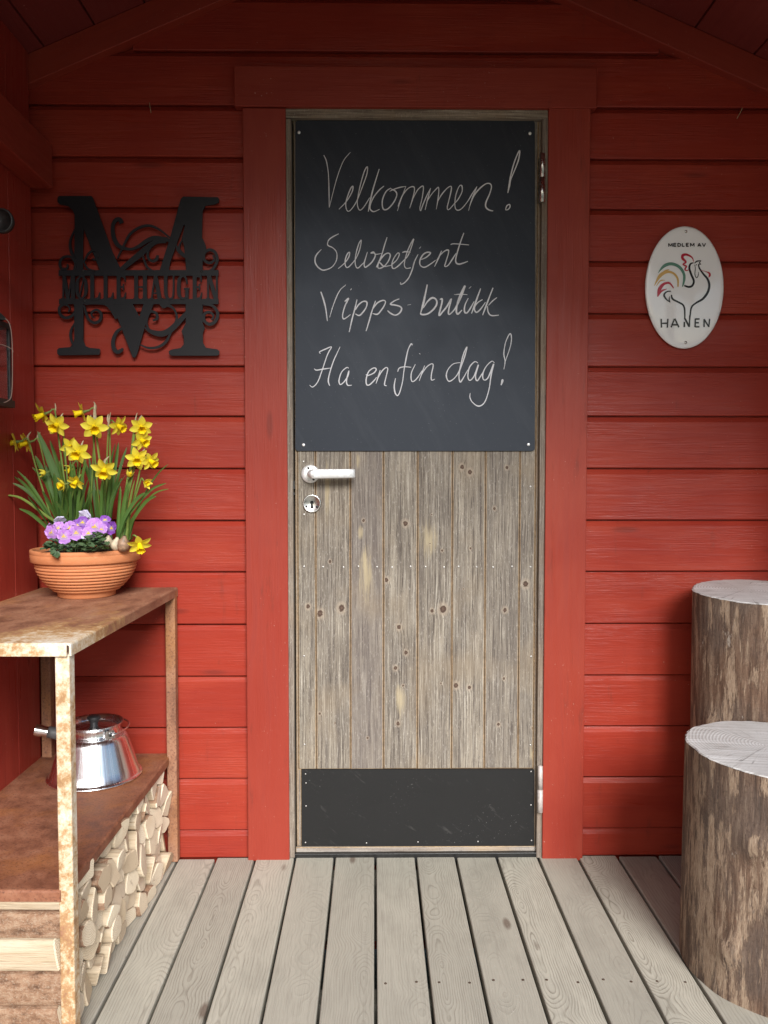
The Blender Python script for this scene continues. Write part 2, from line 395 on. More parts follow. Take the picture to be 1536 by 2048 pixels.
DECK_SCREWS = True

# ---------------------------------------------------------------- the hut
hut = thing('red_hut', (0.06, 0.0, 0.0), 'red painted wooden hut front with weathered plank door under a gable porch roof', 'hut')
ZA, SL, RX = 2.551, 0.43, 0.06
def roof_z(x): return ZA - SL * abs(x - RX)
lines = [1660, 1557, 1455, 1352, 1248, 1143, 1040, 936, 831, 731, 624, 519, 414, 313, 209, 100]
zl = [P(430, y, 0).z for y in lines]
zp = (zl[-1] - zl[0]) / (len(zl) - 1)
zl = [zl[0] - zp] + zl + [zl[-1] + zp * i for i in (1, 2, 3)]
XCL, XCR = P(530, 960, 0).x, P(1135, 960, 0).x      # under the side casings
ZHEAD = P(830, 175, 0).z
mb = MB(); rs = random.Random(5)
def siding(x0, x1, zb, zt):
    y = rs.uniform(-0.0006, 0.0006); rn = rs.random(); zc = (zb + zt) / 2; f = 0.0022
    prof = [(y, zb + f), (y, zt - 0.0170), (y + 0.0100, zt - 0.0036), (y + 0.0150, zt - 0.0033), (y + 0.0150, zt + 0.008), (y + 0.024, zt + 0.008), (y + 0.024, zb), (y + f, zb)]
    nx = max(2, int((x1 - x0) / 0.35)); V, gr = [], []
    for i in range(nx + 1):
        x = x0 + (x1 - x0) * i / nx; wv = rs.uniform(-0.0005, 0.0005)
        for (yy, zz) in prof: V.append((x, yy, zz + wv)); gr.append((zz - zc + yy, x, rn))
    n = len(prof); Fc = [list(range(n)), list(range(nx * n + n - 1, nx * n - 1, -1))]
    for i in range(nx):
        for j in range(n): Fc.append((i * n + j, i * n + (j + 1) % n, (i + 1) * n + (j + 1) % n, (i + 1) * n + j))
    mb.add(V, Fc, gr)
for i in range(len(zl) - 1):
    zb, zt = max(zl[i], -0.004), zl[i + 1]
    if zb < zl[i] + 0.1 and zt > 0.02:
        lim = (ZA + 0.05 - zt) / SL
        a, b = max(-0.975, RX - lim), min(1.42, RX + lim)
        if b - a < 0.1: continue
        if zb > P(830, 236, 0).z: siding(a, b, zb, zt)
        else: siding(a, XCL, zb, zt); siding(XCR, b, zb, zt)
mb.build('siding', M['red'], hut)
# solid wall core behind (never seen, keeps the light out)
mb = MB()
mb.box(-0.975, XCL - 0.03, 0.03, 0.12, -0.3, 2.06); mb.box(XCR + 0.03, 1.42, 0.03, 0.12, -0.3, 2.0)
mb.box(XCL - 0.03, XCR + 0.03, 0.06, 0.14, -0.3, 2.3)
mb.build('wall_core', M['red'], hut)

# casings round the door
def px_box(mb, l, r, t, b, y0, y1, along='z', rnd=None, mat=0):
    p, q = P(l, (t + b) / 2, y0), P(r, (t + b) / 2, y0)
    mb.box(p.x, q.x, y0, y1, P((l + r) / 2, b, y0).z, P((l + r) / 2, t, y0).z, along, rnd, mat)
for l, r in ((490.5, 575), (1091, 1173.5)):
    mb = MB(); px_box(mb, l, r, 216, 1722, -0.022, 0.024); mb.build('door_casing', M['red_trim'], hut, bevel=0.002)
mb = MB(); px_box(mb, 468, 1194, 133, 214, -0.027, 0.024, 'x'); mb.build('head_casing', M['red_trim'], hut, bevel=0.002)

# grey timber door frame: two jambs and a head
for l, r in ((574.5, 586), (1079, 1092)):
    mb = MB(); px_box(mb, l, r, 237, 1716, -0.014, 0.058); mb.build('door_jamb', M['frame_wood'], hut, bevel=0.0015)
mb = MB(); px_box(mb, 570, 1096, 218, 236, -0.014, 0.058, 'x'); mb.build('frame_head', M['frame_wood'], hut, bevel=0.0015)
# sloping sill and black threshold
M['black_rubber'] = plain('black_threshold', (0.012, 0.012, 0.012), 0.35, 0, 0.4, 60)
M['pale_sill'] = old_wood('pale_sill', (0.55, 0.50, 0.43), (0.30, 0.24, 0.18), (0.5, 0.33, 0.15))
mb = MB(); px_box(mb, 578, 1086, 1707, 1730, -0.012, 0.055, 'x')
mb.build('threshold', M['black_rubber'], hut, bevel=0.001)

# ------------------------------------------------ door (a part of the hut; everything screwed to it is a sub-part)
edges = [596, 632, 701, 767, 835, 904, 970, 1038, 1069]
ex = [P(e, 1220, 0.004).x for e in edges]
kn_px = [(811, 1047, 7), (616, 1213, 6), (683, 1216, 9), (640, 1227, 9), (798, 1254, 6), (886, 1218, 10), (864, 1222, 5), (1010, 1220, 6), (812, 1305, 5.5), (791, 1336, 5.5), (796, 1447, 5.5), (939, 1375, 5), (912, 1371, 7), (997, 1449, 4.5), (924, 934, 6), (940, 944, 6.5), (727, 1041, 4), (1051, 1168, 8), (884, 1101, 3), (941, 1097, 3), (773, 1160, 6), (660, 1123, 4), (989, 1017, 4), (1014, 935, 4.5), (1066, 1456, 4), (1008, 1357, 3.5), (806, 1371, 3), (639, 1427, 3.5), (863, 1029, 1.8), (860, 1087, 1.8), (670, 1446, 1.8), (927, 1178, 1.8), (882, 1367, 2.5), (735, 1476, 3)]
kn = []
for x, y, r in kn_px:
    p = P(x, y, 0.004); kn.append((p.x, p.z, r * 0.85 / 741))
pl_px = [(721, 1066, 5, 11), (733, 1150, 12, 42), (729, 1118, 6, 25), (857, 1080, 14, 30), (801, 1400, 10, 28), (1064, 1510, 5, 22), (655, 985, 5, 50), (716, 920, 3, 14)]
pl = []
for x, y, rx, rz in pl_px:
    p = P(x, y, 0.004); pl.append((p.x, p.z, rx / 741, rz / 741))
M['door_wood'] = old_wood('door_wood', knots=kn, pale=pl)
M['groove'] = plain('groove_pine', (0.34, 0.23, 0.125), 0.8, 0, 0.35, 120)
M['groove_dark'] = plain('groove_shadow_wood', (0.10, 0.065, 0.04), 0.9, 0, 0.4, 120)
mb = MB(); rd = random.Random(3)
zt_, zb_ = P(830, 240, 0.004).z, P(830, 1537, 0.004).z
rn_door = [0.93, 0.12, 0.41, 0.22, 0.33, 0.64, 0.45, 0.55]
for i in range(8):
    mb.box(ex[i] + 0.0012, ex[i + 1] - 0.0012, 0.004 + rd.uniform(-0.0005, 0.0005), 0.018, zb_ + rd.uniform(-0.0006, 0.0006), zt_, 'z', rn_door[i])
mb.box(P(591, 960, 0.008).x, P(1076, 960, 0.008).x, 0.0085, 0.045, P(830, 1703, 0.008).z, zt_ + 0.001, 'z', 0.2, 4)
mb.box(P(590.5, 960, 0.006).x, ex[0] - 0.001, 0.0055, 0.0082, P(600, 1692, 0.006).z, zt_, 'z', 0.7, 2)
mb.box(ex[8] + 0.0008, P(1076, 960, 0.006).x, 0.0055, 0.0082, P(1070, 1692, 0.006).z, zt_, 'z', 0.1, 2)
mb.box(P(592, 1698, 0.002).x, P(1080, 1698, 0.002).x, 0.001, 0.0082, P(830, 1704, 0.002).z, P(830, 1693, 0.002).z, 'x', 0.3, 3)
mb.box(P(596.2, 1610, 0.0045).x, P(602.6, 1610, 0.0045).x, 0.0050, 0.0083, P(600, 1692, 0.0045).z, P(600, 1538.5, 0.0045).z, 'z', 0.4, 2)
door = mb.build('door', [M['door_wood'], M['groove'], M['frame_wood'], M['pale_sill'], M['groove_dark']], hut, bevel=0.0016, bevel_mat=1)

def round_rect(l, r, t, b, rad, y):
    out = []
    for cx, cy, a0 in ((r - rad, t + rad, 270), (r - rad, b - rad, 0), (l + rad, b - rad, 90), (l + rad, t + rad, 180)):
        for s in range(7):
            a = R(a0 + 15 * s); q = P(cx + rad * math.cos(a), cy + rad * math.sin(a), y); out.append((q.x, q.z))
    return out
k = NB('chalkboard_paint'); nz = k.noise(k.pos(), 9, 5, 0.65); n2 = k.noise(k.scale(k.pos(), (3, 1, 40)), 3, 3)
c = k.mix(k.mr(nz, 0.3, 0.7), (0.0095, 0.0115, 0.016), (0.0145, 0.017, 0.023))
dust = k.mr(k.noise(k.pos(), 300, 1), 0.76, 0.80); c = k.mix(k.m('MULTIPLY', dust, 0.4), c, (0.25, 0.25, 0.26))
wp = k.noise(k.n('VectorRotate', {'Vector': k.scale(k.pos(), (1, 1, 1)), 'Angle': 0.6}, rotation_type='Y_AXIS'), 1.0, 1)
sm = k.noise(k.scale(k.n('VectorRotate', {'Vector': k.pos(), 'Angle': 0.5}, rotation_type='Y_AXIS'), (22, 1, 3.2)), 1.0, 4, 0.7)
c = k.mix(k.mr(sm, 0.5, 0.75, 0.0, 0.3), c, (0.05, 0.053, 0.06))
M['chalkboard'] = k.done(c, k.mr(nz, 0.3, 0.7, 0.42, 0.52), 0, k.bump(n2, 0.05, 0.001), Specular_IOR_Level=0.42, Specular_Tint=(0.80, 0.87, 1.0, 1.0))
mb = MB(); mb.prism(round_rect(590.5, 1070, 241, 902, 6, -0.001), -0.001, 0.0028)
mb.build('chalkboard', M['chalkboard'], door, bevel=0.0006)
k = NB('kick_plate_black'); nz = k.noise(k.pos(), 9, 5, 0.65)
scr = k.mr(k.noise(k.scale(k.pos(), (18, 18, 60)), 3.0, 3, 0.7), 0.70, 0.76)
c = k.mix(k.m('MULTIPLY', scr, 0.35), (0.014, 0.0138, 0.0138), (0.13, 0.125, 0.12))
dust = k.m('MULTIPLY', k.mr(k.noise(k.pos(), 330, 1), 0.74, 0.78), k.mr(k.noise(k.pos(), 6, 2), 0.5, 0.65)); c = k.mix(k.m('MULTIPLY', dust, 0.6), c, (0.4, 0.4, 0.38))
scuff = k.noise(k.scale(k.n('VectorRotate', {'Vector': k.pos(), 'Angle': -0.7}, rotation_type='Y_AXIS'), (14, 1, 70)), 1.0, 3, 0.7)
c = k.mix(k.m('MULTIPLY', k.mr(scuff, 0.62, 0.72), 0.25), c, (0.10, 0.095, 0.09))
M['kick'] = k.done(c, k.mr(nz, 0.3, 0.7, 0.5, 0.62), Specular_IOR_Level=0.25)
mb = MB(); mb.prism(round_rect(603, 1068.5, 1539, 1692, 1.5, 0.001), 0.001, 0.006); mb.build('kick_plate', M['kick'], door, bevel=0.0005)

# chalk handwriting
def tr(pts, ox, oy, s, w): return [(ox + x / s, oy + y / s, (wt[0] if wt else w)) for x, y, *wt in pts]
A = (630, 290, 7.314); B = (840, 290, 7.314); C_ = (620, 450, 8.533); D_ = (780, 450, 8.533)
E_ = (630, 560, 7.68); F_ = (820, 560, 7.68); G_ = (610, 680, 6.98); H_ = (780, 660, 5.908)
strokes = [
 (A, 1.9, [(128,148),(165,230),(190,370),(200,500),(205,700),(208,915)]), (A, 1.5, [(208,915),(250,750),(310,520),(370,340),(430,210),(520,105)]),
 (A, 2.1, [(350,940),(455,830),(540,690),(555,605),(520,640),(470,770),(450,860),(460,940),(490,970),(540,930),(610,820),(690,620),(760,420),(765,320),(720,390),(660,600),(625,780),(620,870),(640,940),(670,950),(720,900),(800,770)]),
 (A, 2.6, [(940,350),(890,510),(840,680),(800,860),(780,975)]), (A, 2.2, [(1010,600),(940,660),(860,760),(815,860),(805,930),(840,970),(880,970),(945,940)]),
 (A, 2.5, [(1110,630),(1040,680),(990,790),(985,890),(1010,945),(1070,930),(1150,840),(1195,740),(1180,680),(1110,640)]), (A, 2.0, [(1090,680),(1150,650),(1240,620),(1330,605)]),
 (A, 1.9, [(1330,605),(1260,790),(1205,965)]), (A, 2.1, [(1215,900),(1230,850),(1290,720),(1370,630),(1440,610),(1455,660),(1430,780),(1385,925)]),
 (B, 2.0, [(-106,790),(-36,660),(35,600),(50,640),(30,780),(0,910),(10,960),(40,880),(100,740),(155,630)]), (B, 2.1, [(155,630),(110,800),(75,950)]),
 (B, 2.0, [(95,870),(110,810),(170,720),(240,640),(270,620),(275,680),(262,800),(238,940)]), (B, 2.1, [(262,820),(320,720),(400,630),(455,605),(455,670),(420,820),(400,900),(405,945),(440,930),(500,860),(560,790),(615,680),(610,595),(570,610),(525,730),(510,850),(520,930),(560,955),(620,920),(700,820),(760,720),(835,605)]),
 (B, 2.1, [(835,605),(780,740),(740,850),(710,960)]), (B, 2.6, [(730,880),(790,740),(870,640),(960,570),(1020,565),(1045,610),(1020,710),(965,840),(965,910),(1010,950),(1070,965)]),
 (B, 2.6, [(1285,700),(1320,480),(1380,250),(1455,80),(1445,200),(1400,330),(1330,500),(1310,600),(1285,690)]), (B, 2.3, [(1250,950),(1270,890),(1310,870),(1315,910),(1285,945),(1250,950)]),
 (C_, 2.3, [(490,150),(400,195),(325,250),(300,310),(310,350),(390,390),(445,450),(462,530),(440,630),(370,720),(270,765),(200,765),(120,700),(85,610),(110,510),(195,415)]),
 (C_, 2.3, [(480,745),(590,650),(660,550),(675,470),(640,490),(605,580),(600,670),(620,720),(660,715),(750,620),(800,540),(850,410),(875,260),(830,330),(785,490),(770,620),(785,710),(820,735),(880,680),(920,640)]),
 (C_, 2.4, [(980,460),(950,560),(925,650),(930,710),(960,715),(1050,640),(1110,540),(1100,480),(1040,480),(1085,460),(1120,500),(1220,485)]),
 (C_, 2.7, [(1315,210),(1270,350),(1220,520),(1150,690),(1130,720)]), (C_, 2.5, [(1190,620),(1215,570),(1280,500),(1340,480),(1370,520),(1340,610),(1280,690),(1210,735),(1160,730),(1170,650),(1200,650),(1250,700),(1300,705),(1380,690)]),
 (D_, 2.3, [(15,690),(60,650),(120,590),(160,500),(130,480),(70,560),(35,650),(40,730),(80,740),(150,690),(240,600),(300,530),(350,420),(405,240),(350,330),(290,470),(255,600),(245,690),(280,740),(355,730)]), (D_, 2.5, [(210,470),(260,455),(350,465)]),
 (D_, 2.3, [(480,500),(420,620),(380,760),(320,900),(240,990),(185,1010),(180,975)]), (D_, 1.8, [(500,400),(530,370)]),
 (D_, 2.5, [(530,590),(620,550),(690,480),(640,465),(570,500),(515,590),(510,670),(550,715),(610,715),(700,660),(780,600)]), (D_, 2.5, [(880,440),(830,560),(760,710)]),
 (D_, 2.5, [(800,600),(860,510),(940,440),(995,430),(995,490),(950,640),(935,705),(990,690),(1060,590),(1130,480)]), (D_, 3.0, [(1260,135),(1200,300),(1145,480),(1120,600),(1140,655),(1200,665),(1330,620)]), (D_, 2.6, [(1035,335),(1100,320),(1350,340)]),
 (E_, 3.0, [(90,180),(130,300),(165,440),(190,630)]), (E_, 1.7, [(225,575),(270,420),(330,260),(390,150),(475,75)]), (E_, 2.6, [(455,330),(475,315),(515,285),(460,400),(425,530),(435,595),(480,580),(545,530)]), (E_, 2.2, [(545,155),(560,130)]),
 (E_, 2.8, [(645,300),(610,450),(570,600),(525,800)]), (E_, 2.6, [(620,460),(670,380),(740,330),(795,340),(790,410),(740,490),(680,545),(620,520)]), (E_, 2.7, [(930,320),(880,460),(840,600),(785,785)]), (E_, 2.5, [(885,450),(950,360),(1030,315),(1080,325),(1070,380),(1020,460),(960,525),(885,515)]),
 (E_, 2.8, [(1295,290),(1220,320),(1160,370),(1230,385),(1310,410),(1330,450),(1295,510),(1230,540),(1160,510),(1115,470)]), (E_, 1.6, [(1420,385),(1475,375)]),
 (F_, 4.0, [(265,70),(235,220),(200,380),(165,500)]), (F_, 3.6, [(160,500),(180,530),(270,520),(360,450),(410,370),(400,300),(340,275),(270,330),(205,430)]), (F_, 3.2, [(460,300),(490,290),(490,350),(445,540),(500,490),(570,400),(635,290),(600,430),(590,510),(610,525),(670,470),(720,390),(790,250),(845,90),(790,190),(740,310),(715,430),(715,500),(740,520),(800,460)]),
 (F_, 1.9, [(680,225),(780,218),(880,225)]), (F_, 2.9, [(895,280),(850,370),(835,450),(845,500),(880,500),(930,430),(985,330)]), (F_, 1.9, [(905,130),(940,100)]), (F_, 3.2, [(1085,130),(1030,280),(980,420),(945,515)]), (F_, 2.6, [(1115,300),(1050,340),(1000,395),(990,440),(1000,480),(1030,495),(1090,440),(1160,340)]),
 (F_, 3.2, [(1275,120),(1220,260),(1160,420),(1115,540)]), (F_, 2.2, [(1335,270),(1270,320),(1205,390)]), (F_, 2.9, [(1190,400),(1200,490),(1250,545),(1365,540)]),
 (G_, 2.3, [(215,190),(205,165),(290,125),(370,95),(335,160),(300,240),(240,420),(180,580),(110,655),(65,630)]), (G_, 2.5, [(490,95),(400,290),(345,460),(325,570),(345,640)]), (G_, 2.2, [(130,400),(160,420),(260,405),(365,390)]),
 (G_, 2.5, [(610,395),(580,385),(510,450),(475,560),(490,620),(540,590),(600,500),(612,430),(580,560),(595,630),(655,630)]), (G_, 2.4, [(850,480),(880,495),(960,460),(995,410),(960,390),(890,440),(855,540),(860,620),(900,625),(960,570),(1000,520)]), (G_, 2.4, [(1050,420),(1020,520),(990,610)]), (G_, 2.4, [(1010,550),(1070,440),(1130,385),(1155,410),(1130,520),(1110,620),(1140,640)]),
 (H_, 2.5, [(265,180),(250,165),(215,230),(190,340),(165,480),(150,600),(120,720),(90,775),(60,740),(50,660),(65,570)]), (H_, 2.3, [(90,495),(110,450),(170,435),(250,440)]), (H_, 2.4, [(300,405),(255,500),(250,580),(270,610),(320,570),(380,480)]), (H_, 2.2, [(345,275),(358,287)]),
 (H_, 2.4, [(410,420),(380,500),(345,600)]), (H_, 2.4, [(370,530),(430,440),(490,400),(510,420),(490,520),(490,590),(530,580)]), (H_, 2.4, [(830,385),(750,400),(690,460),(665,530),(680,590),(710,605),(770,560),(820,480),(880,320),(910,200),(870,280),(830,440),(815,550),(830,615),(870,560),(920,470)]),
 (H_, 2.4, [(1040,390),(1000,375),(940,440),(920,540),(940,595),(990,550),(1045,410),(1010,540),(1030,600),(1080,530),(1110,480)]), (H_, 2.5, [(1235,390),(1200,370),(1130,440),(1095,530),(1110,590),(1160,560),(1225,400),(1195,530),(1170,700),(1120,850),(1050,900),(980,860),(945,800),(948,745)]),
 (H_, 2.2, [(1345,465),(1360,370),(1345,280),(1365,150),(1415,45),(1435,90),(1420,200),(1355,390)]), (H_, 2.2, [(1310,650),(1325,590),(1335,600),(1315,655)]),
]
k = NB('chalk'); nz = k.noise(k.pos(), 700, 3, 0.7); n2 = k.noise(k.pos(), 60, 3)
f = k.mr(k.m('ADD', k.m('MULTIPLY', nz, 0.7), k.m('MULTIPLY', n2, 0.3)), 0.36, 0.50)
M['chalk'] = k.done(k.mix(f, (0.42, 0.42, 0.44), (0.74, 0.74, 0.77)), 0.95, Specular_IOR_Level=0.0)
M['chalk2'] = NB('bright_chalk').done((0.68, 0.68, 0.71), 0.95, Specular_IOR_Level=0.0)
mb = MB(); rw = random.Random(2)
for i, (o, w, pts) in enumerate(strokes):
    q = tr(pts, *o, w); q = [(x, y, ww * rw.uniform(0.85, 1.3) * (0.80 if o in (G_, H_) else 0.88)) for x, y, ww in q]
    q[0] = (*q[0][:2], q[0][2] * 0.6); q[-1] = (*q[-1][:2], q[-1][2] * 0.55)
    ribbon(mb, q, -0.0014 - 2e-6 * i, 0, 7, 1 if o in (G_, H_) else 0, 2e-6)
mb.build('chalk_writing', [M['chalk'], M['chalk2']], door)

# screws and nails
M['steel'] = plain('steel', (0.62, 0.61, 0.59), 0.28, 1.0, 0.1, 60)
M['alu'] = plain('satin_aluminium', (0.80, 0.80, 0.80), 0.42, 0.55, 0.06, 60)
M['dark_metal'] = plain('dark_metal', (0.05, 0.05, 0.05), 0.5, 0.6, 0.2, 60)
M['nail'] = plain('nail_head', (0.52, 0.50, 0.48), 0.4, 0.7, 0.2, 200)
def head(name, px, py, y, r, mat, parent, h=0.0012):
    mb = MB(); p = P(px, py, y)
    mb.lathe([(r, 0), (r, h * 0.5), (r * 0.75, h * 0.9), (0.00002, h)], p, 12, 0, (0, -1, 0)); return mb.build(name, mat, parent)
for x, y in ((598, 265), (1060, 267), (607, 890), (1057, 889)): head('screw', x, y, -0.001, 0.0042, M['alu'], door, 0.0018)
for i, x in enumerate((608, 646, 687, 717, 754, 784, 821, 851, 888, 917, 953, 986, 1024, 1061)): head('nail', x, 1133 + (i % 3) * 0.7, 0.0036, 0.0026, M['nail'], door)
for x, y in ((607, 923), (608, 1029), (1061, 973), (608, 1312), (1062, 1313), (609, 1489), (1061, 1490)): head('nail', x, y, 0.0036, 0.0026, M['nail'], door)
for x, y in ((611, 1548), (1062, 1543), (612, 1612), (1062, 1610), (611, 1685), (733, 1686), (836, 1684), (956, 1683), (1063, 1681), (612, 1566)): head('nail', x, y, 0.001, 0.0020, M['nail'], door)

M['rusty_screw'] = plain('rusty_screw_head', (0.10, 0.065, 0.045), 0.6, 0.5, 0.3, 200)
for i in range(len(gx) - 1):
    for fx in (0.22, 0.78):
        for ys in (-0.555,):
            if -0.1 < gx[i] < 0.62:
                mb = MB(); mb.lathe([(0.0028, -0.0006), (0.0028, 0.0003), (0.0020, 0.0004), (0.0005, -0.0003)], (gx[i] + pitch * fx + rnd_deck.uniform(-.004, .004), ys + rnd_deck.uniform(-.006, .006), 0.0003), 10); mb.build('screw', M['rusty_screw'], deck)
# lever handle on its rose
c0 = P(621, 948, 0.004)
mb = MB(); mb.lathe([(0.0248, 0), (0.0248, 0.005), (0.0225, 0.0075), (0.015, 0.0085), (0.00002, 0.0088)], c0, 40, 0, (0, -1, 0))
rose = mb.build('handle_rose', M['alu'], door)
mb = MB()
mb.tube([c0 + Vector((0.004, -0.006, 0)), c0 + Vector((0.004, -0.030, 0)), c0 + Vector((0.006, -0.042, 0.0005)), c0 + Vector((0.016, -0.047, 0.001))], [0.0105, 0.0105, 0.0115, 0.0125], 20)
lv = mb
x0_, x1_ = c0.x + 0.004, P(709, 946, -0.044).x + 0.0015
V, Fc = [], []; ns = 26; npf = 16
for i in range(ns + 1):
    t = i / ns; x = x0_ + (x1_ - x0_) * t; hw = 0.0128 - 0.0008 * t; th = 0.0062
    if i == 0: hw *= 0.55
    if i == ns: hw *= 0.9; th *= 0.8
    for j in range(npf):
        a = 2 * math.pi * j / npf; ca, sa = math.cos(a), math.sin(a)
        sx = math.copysign(abs(ca) ** 0.5, ca) * th; sz = math.copysign(abs(sa) ** 0.5, sa) * hw
        V.append((x, c0.y - 0.047 + 0.010 * max(0, t - 0.85) / 0.15 * 0.6 + sx, c0.z + 0.0012 * t + sz))
for i in range(ns):
    for j in range(npf): Fc.append((i * npf + j, i * npf + (j + 1) % npf, (i + 1) * npf + (j + 1) % npf, (i + 1) * npf + j))
Fc += [tuple(range(npf)), tuple(range(ns * npf + npf - 1, ns * npf - 1, -1))]
lv.add(V, Fc, None, 0, True)
lv.build('lever_handle', M['alu'], door)
head('screw', 617, 936, -0.005, 0.0032, M['dark_metal'], door); head('screw', 627, 959, -0.005, 0.0030, M['dark_metal'], door)
c1 = P(624, 1007, 0.004)
mb = MB(); mb.lathe([(0.0255, 0), (0.0255, 0.003), (0.0235, 0.0055), (0.021, 0.0055), (0.0205, 0.005), (0.00002, 0.005)], c1, 40, 0, (0, -1, 0)); mb.build('key_escutcheon', M['steel'], door)
M['void'] = NB('keyhole_dark').done((0.004, 0.004, 0.004), 0.9)
mb = MB(); cz = c1 + Vector((0, -0.0055, 0.003)); kp = [(cz.x + 0.0048 * math.cos(a), cz.z + 0.0048 * math.sin(a)) for a in [R(-60 + 300 * i / 15) for i in range(16)]]
kp += [(cz.x - 0.0042, cz.z - 0.0165), (cz.x + 0.0042, cz.z - 0.0165)]
mb.prism(kp, cz.y, cz.y + 0.0012); mb.build('keyhole', M['void'], door)
for dx in (-0.0142, 0.0142):
    mb = MB(); mb.lathe([(0.0034, 0), (0.0034, 0.0006), (0.00002, 0.001)], c1 + Vector((dx, -0.0050, -0.0085)), 12, 0, (0, -1, 0)); mb.build('screw', M['dark_metal'], door)
# lift-off hinges
M['hinge_paint'] = plain('painted_hinge', (0.50, 0.45, 0.42), 0.5, 0.2, 0.25, 90)
for (x, ya, yb, ym, mt) in ((1084, 306, 405, 355, M['steel']), (1080, 1531, 1625, 1579, M['hinge_paint'])):
    a, b, mid_ = P(x, ya, -0.022), P(x, yb, -0.022), P(x, ym, -0.022)
    mb = MB()
    mb.lathe([(0.003, a.z - b.z), (0.0065, a.z - b.z - 0.0015), (0.0068, mid_.z - b.z + 0.0009), (0.0045, mid_.z - b.z + 0.0006), (0.0045, mid_.z - b.z - 0.0006), (0.0075, mid_.z - b.z - 0.0009), (0.0075, 0.0015), (0.0035, 0)], b, 20, 0, None, True, True, True)
    mb.box(a.x - 0.004, a.x - 0.001, a.y, 0.004, b.z + 0.006, a.z - 0.006)
    mb.build('hinge', mt, door)
mb = MB(); px_box(mb, 583, 589, 962, 978, -0.008, 0.02); px_box(mb, 585, 589, 985, 990, -0.006, 0.02); mb.build('latch_plate', M['dark_metal'], hut)

# gable trim boards, roof, side wall, wall plate
for sgn in (-1, 1):
    mb = MB(); xe = -0.93 if sgn < 0 else 1.42
    xa, xb = (xe, RX) if sgn < 0 else (RX, xe)
    w = 0.078
    poly = [(xa, roof_z(xa) - w), (xb, roof_z(xb) - w), (xb, roof_z(xb) - 0.001), (xa, roof_z(xa) - 0.001)]
    V = [(x, -0.026, z) for x, z in poly] + [(x, 0.02, z) for x, z in poly]
    mb.add(V, [(0, 1, 2, 3), (7, 6, 5, 4), (0, 4, 5, 1), (1, 5, 6, 2), (2, 6, 7, 3), (3, 7, 4, 0)], [(z - roof_z(x), x, 0.3 + 0.3 * sgn) for x, y, z in V])
    mb.build('gable_trim', M['red_trim'], hut, bevel=0.002)
YR = -1.72
M['roof_tile'] = plain('dark_roofing', (0.05, 0.048, 0.047), 0.8, 0, 0.3, 40)
roofm = MB()
for sgn in (-1, 1):
    xe = -1.25 if sgn < 0 else 1.62; nb = 10
    # soffit boards run the depth of the porch
    for i in range(nb):
        xa = RX + (xe - RX) * i / nb; xb = RX + (xe - RX) * (i + 1) / nb; s2 = sgn * 0.0025
        xa_, xb_ = xa + s2, xb - s2; rn = random.random()
        V = [(x, y, roof_z(x) + dz) for dz in (0, 0.02) for x, y in ((xa_, YR), (xb_, YR), (xb_, 0.14), (xa_, 0.14))]
        roofm.add(V, [(0, 1, 2, 3), (7, 6, 5, 4), (0, 4, 5, 1), (1, 5, 6, 2), (2, 6, 7, 3), (3, 7, 4, 0)], [(x - (xa + xb) / 2, y, rn) for x, y, z in V])
    V = [(x, y, roof_z(x) + dz) for dz in (0.0202, 0.06) for x, y in ((RX, YR - 0.03), (xe + sgn * 0.04, YR - 0.03), (xe + sgn * 0.04, 0.3), (RX, 0.3))]
    roofm.add(V, [(0, 1, 2, 3), (7, 6, 5, 4), (0, 4, 5, 1), (1, 5, 6, 2), (2, 6, 7, 3), (3, 7, 4, 0)], None, 1)
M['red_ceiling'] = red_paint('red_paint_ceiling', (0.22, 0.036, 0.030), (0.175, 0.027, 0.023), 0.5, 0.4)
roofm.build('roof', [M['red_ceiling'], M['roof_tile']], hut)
for sgn in (-1, 1):      # barge boards at the front edge
    mb = MB(); xe = -1.27 if sgn < 0 else 1.64; xa, xb = (xe, RX) if sgn < 0 else (RX, xe)
    poly = [(xa, roof_z(xa) - 0.11), (xb, roof_z(xb) - 0.11), (xb, roof_z(xb) + 0.06), (xa, roof_z(xa) + 0.06)]
    mb.prism(poly, YR - 0.055, YR - 0.031); mb.build('barge_board', M['red_trim'], hut, bevel=0.002)
XS = P(66, 640, -0.03).x
SWL = -1.22
mb = MB(); zs = roof_z(XS) - 0.002
nbd = 9
for i in range(nbd):
    ya, yb = SWL + (-0.03 - SWL) * i / nbd, SWL + (-0.03 - SWL) * (i + 1) / nbd
    rn = random.random(); mb.box(XS - 0.022, XS, ya + 0.0008, yb - 0.0008, -0.004, zs, 'z', rn)
mb.box(XS - 0.06, XS - 0.024, SWL + 0.005, 0.1, -0.3, zs - 0.03, 'z', 0.4)
mb.build('side_wall', M['red_side'], hut, bevel=0.001)
XR = 1.145; mb = MB(); zr_ = roof_z(XR + 0.022) - 0.002
SWR, nbr = -0.30, 2  # unseen right wall, added to darken the porch, kept short for side light
for i in range(nbr):
    ya, yb = SWR + (-0.03 - SWR) * i / nbr, SWR + (-0.03 - SWR) * (i + 1) / nbr
    mb.box(XR, XR + 0.022, ya + 0.0008, yb - 0.0008, -0.004, zr_, 'z', random.random())
mb.box(XR + 0.024, XR + 0.06, SWR + 0.005, 0.1, -0.3, zr_ - 0.03, 'z', 0.4)
mb.build('side_wall', M['red_side'], hut, bevel=0.001)
bx = P(105, 330, -0.03).x
mb = MB(); mb.box(XS + 0.0005, bx, YR + 0.02, -0.028, P(105, 377, -0.03).z, P(105, 290, -0.03).z, 'y', 0.4); mb.build('wall_plate', M['red_trim'], hut, bevel=0.003)
mb = MB(); mb.box(XR + 0.001, XR + 0.1, YR + 0.15, YR + 0.25, -0.004, roof_z(XR + 0.1) - 0.025, 'z', 0.4); mb.build('porch_post', M['red_trim'], hut, bevel=0.003)
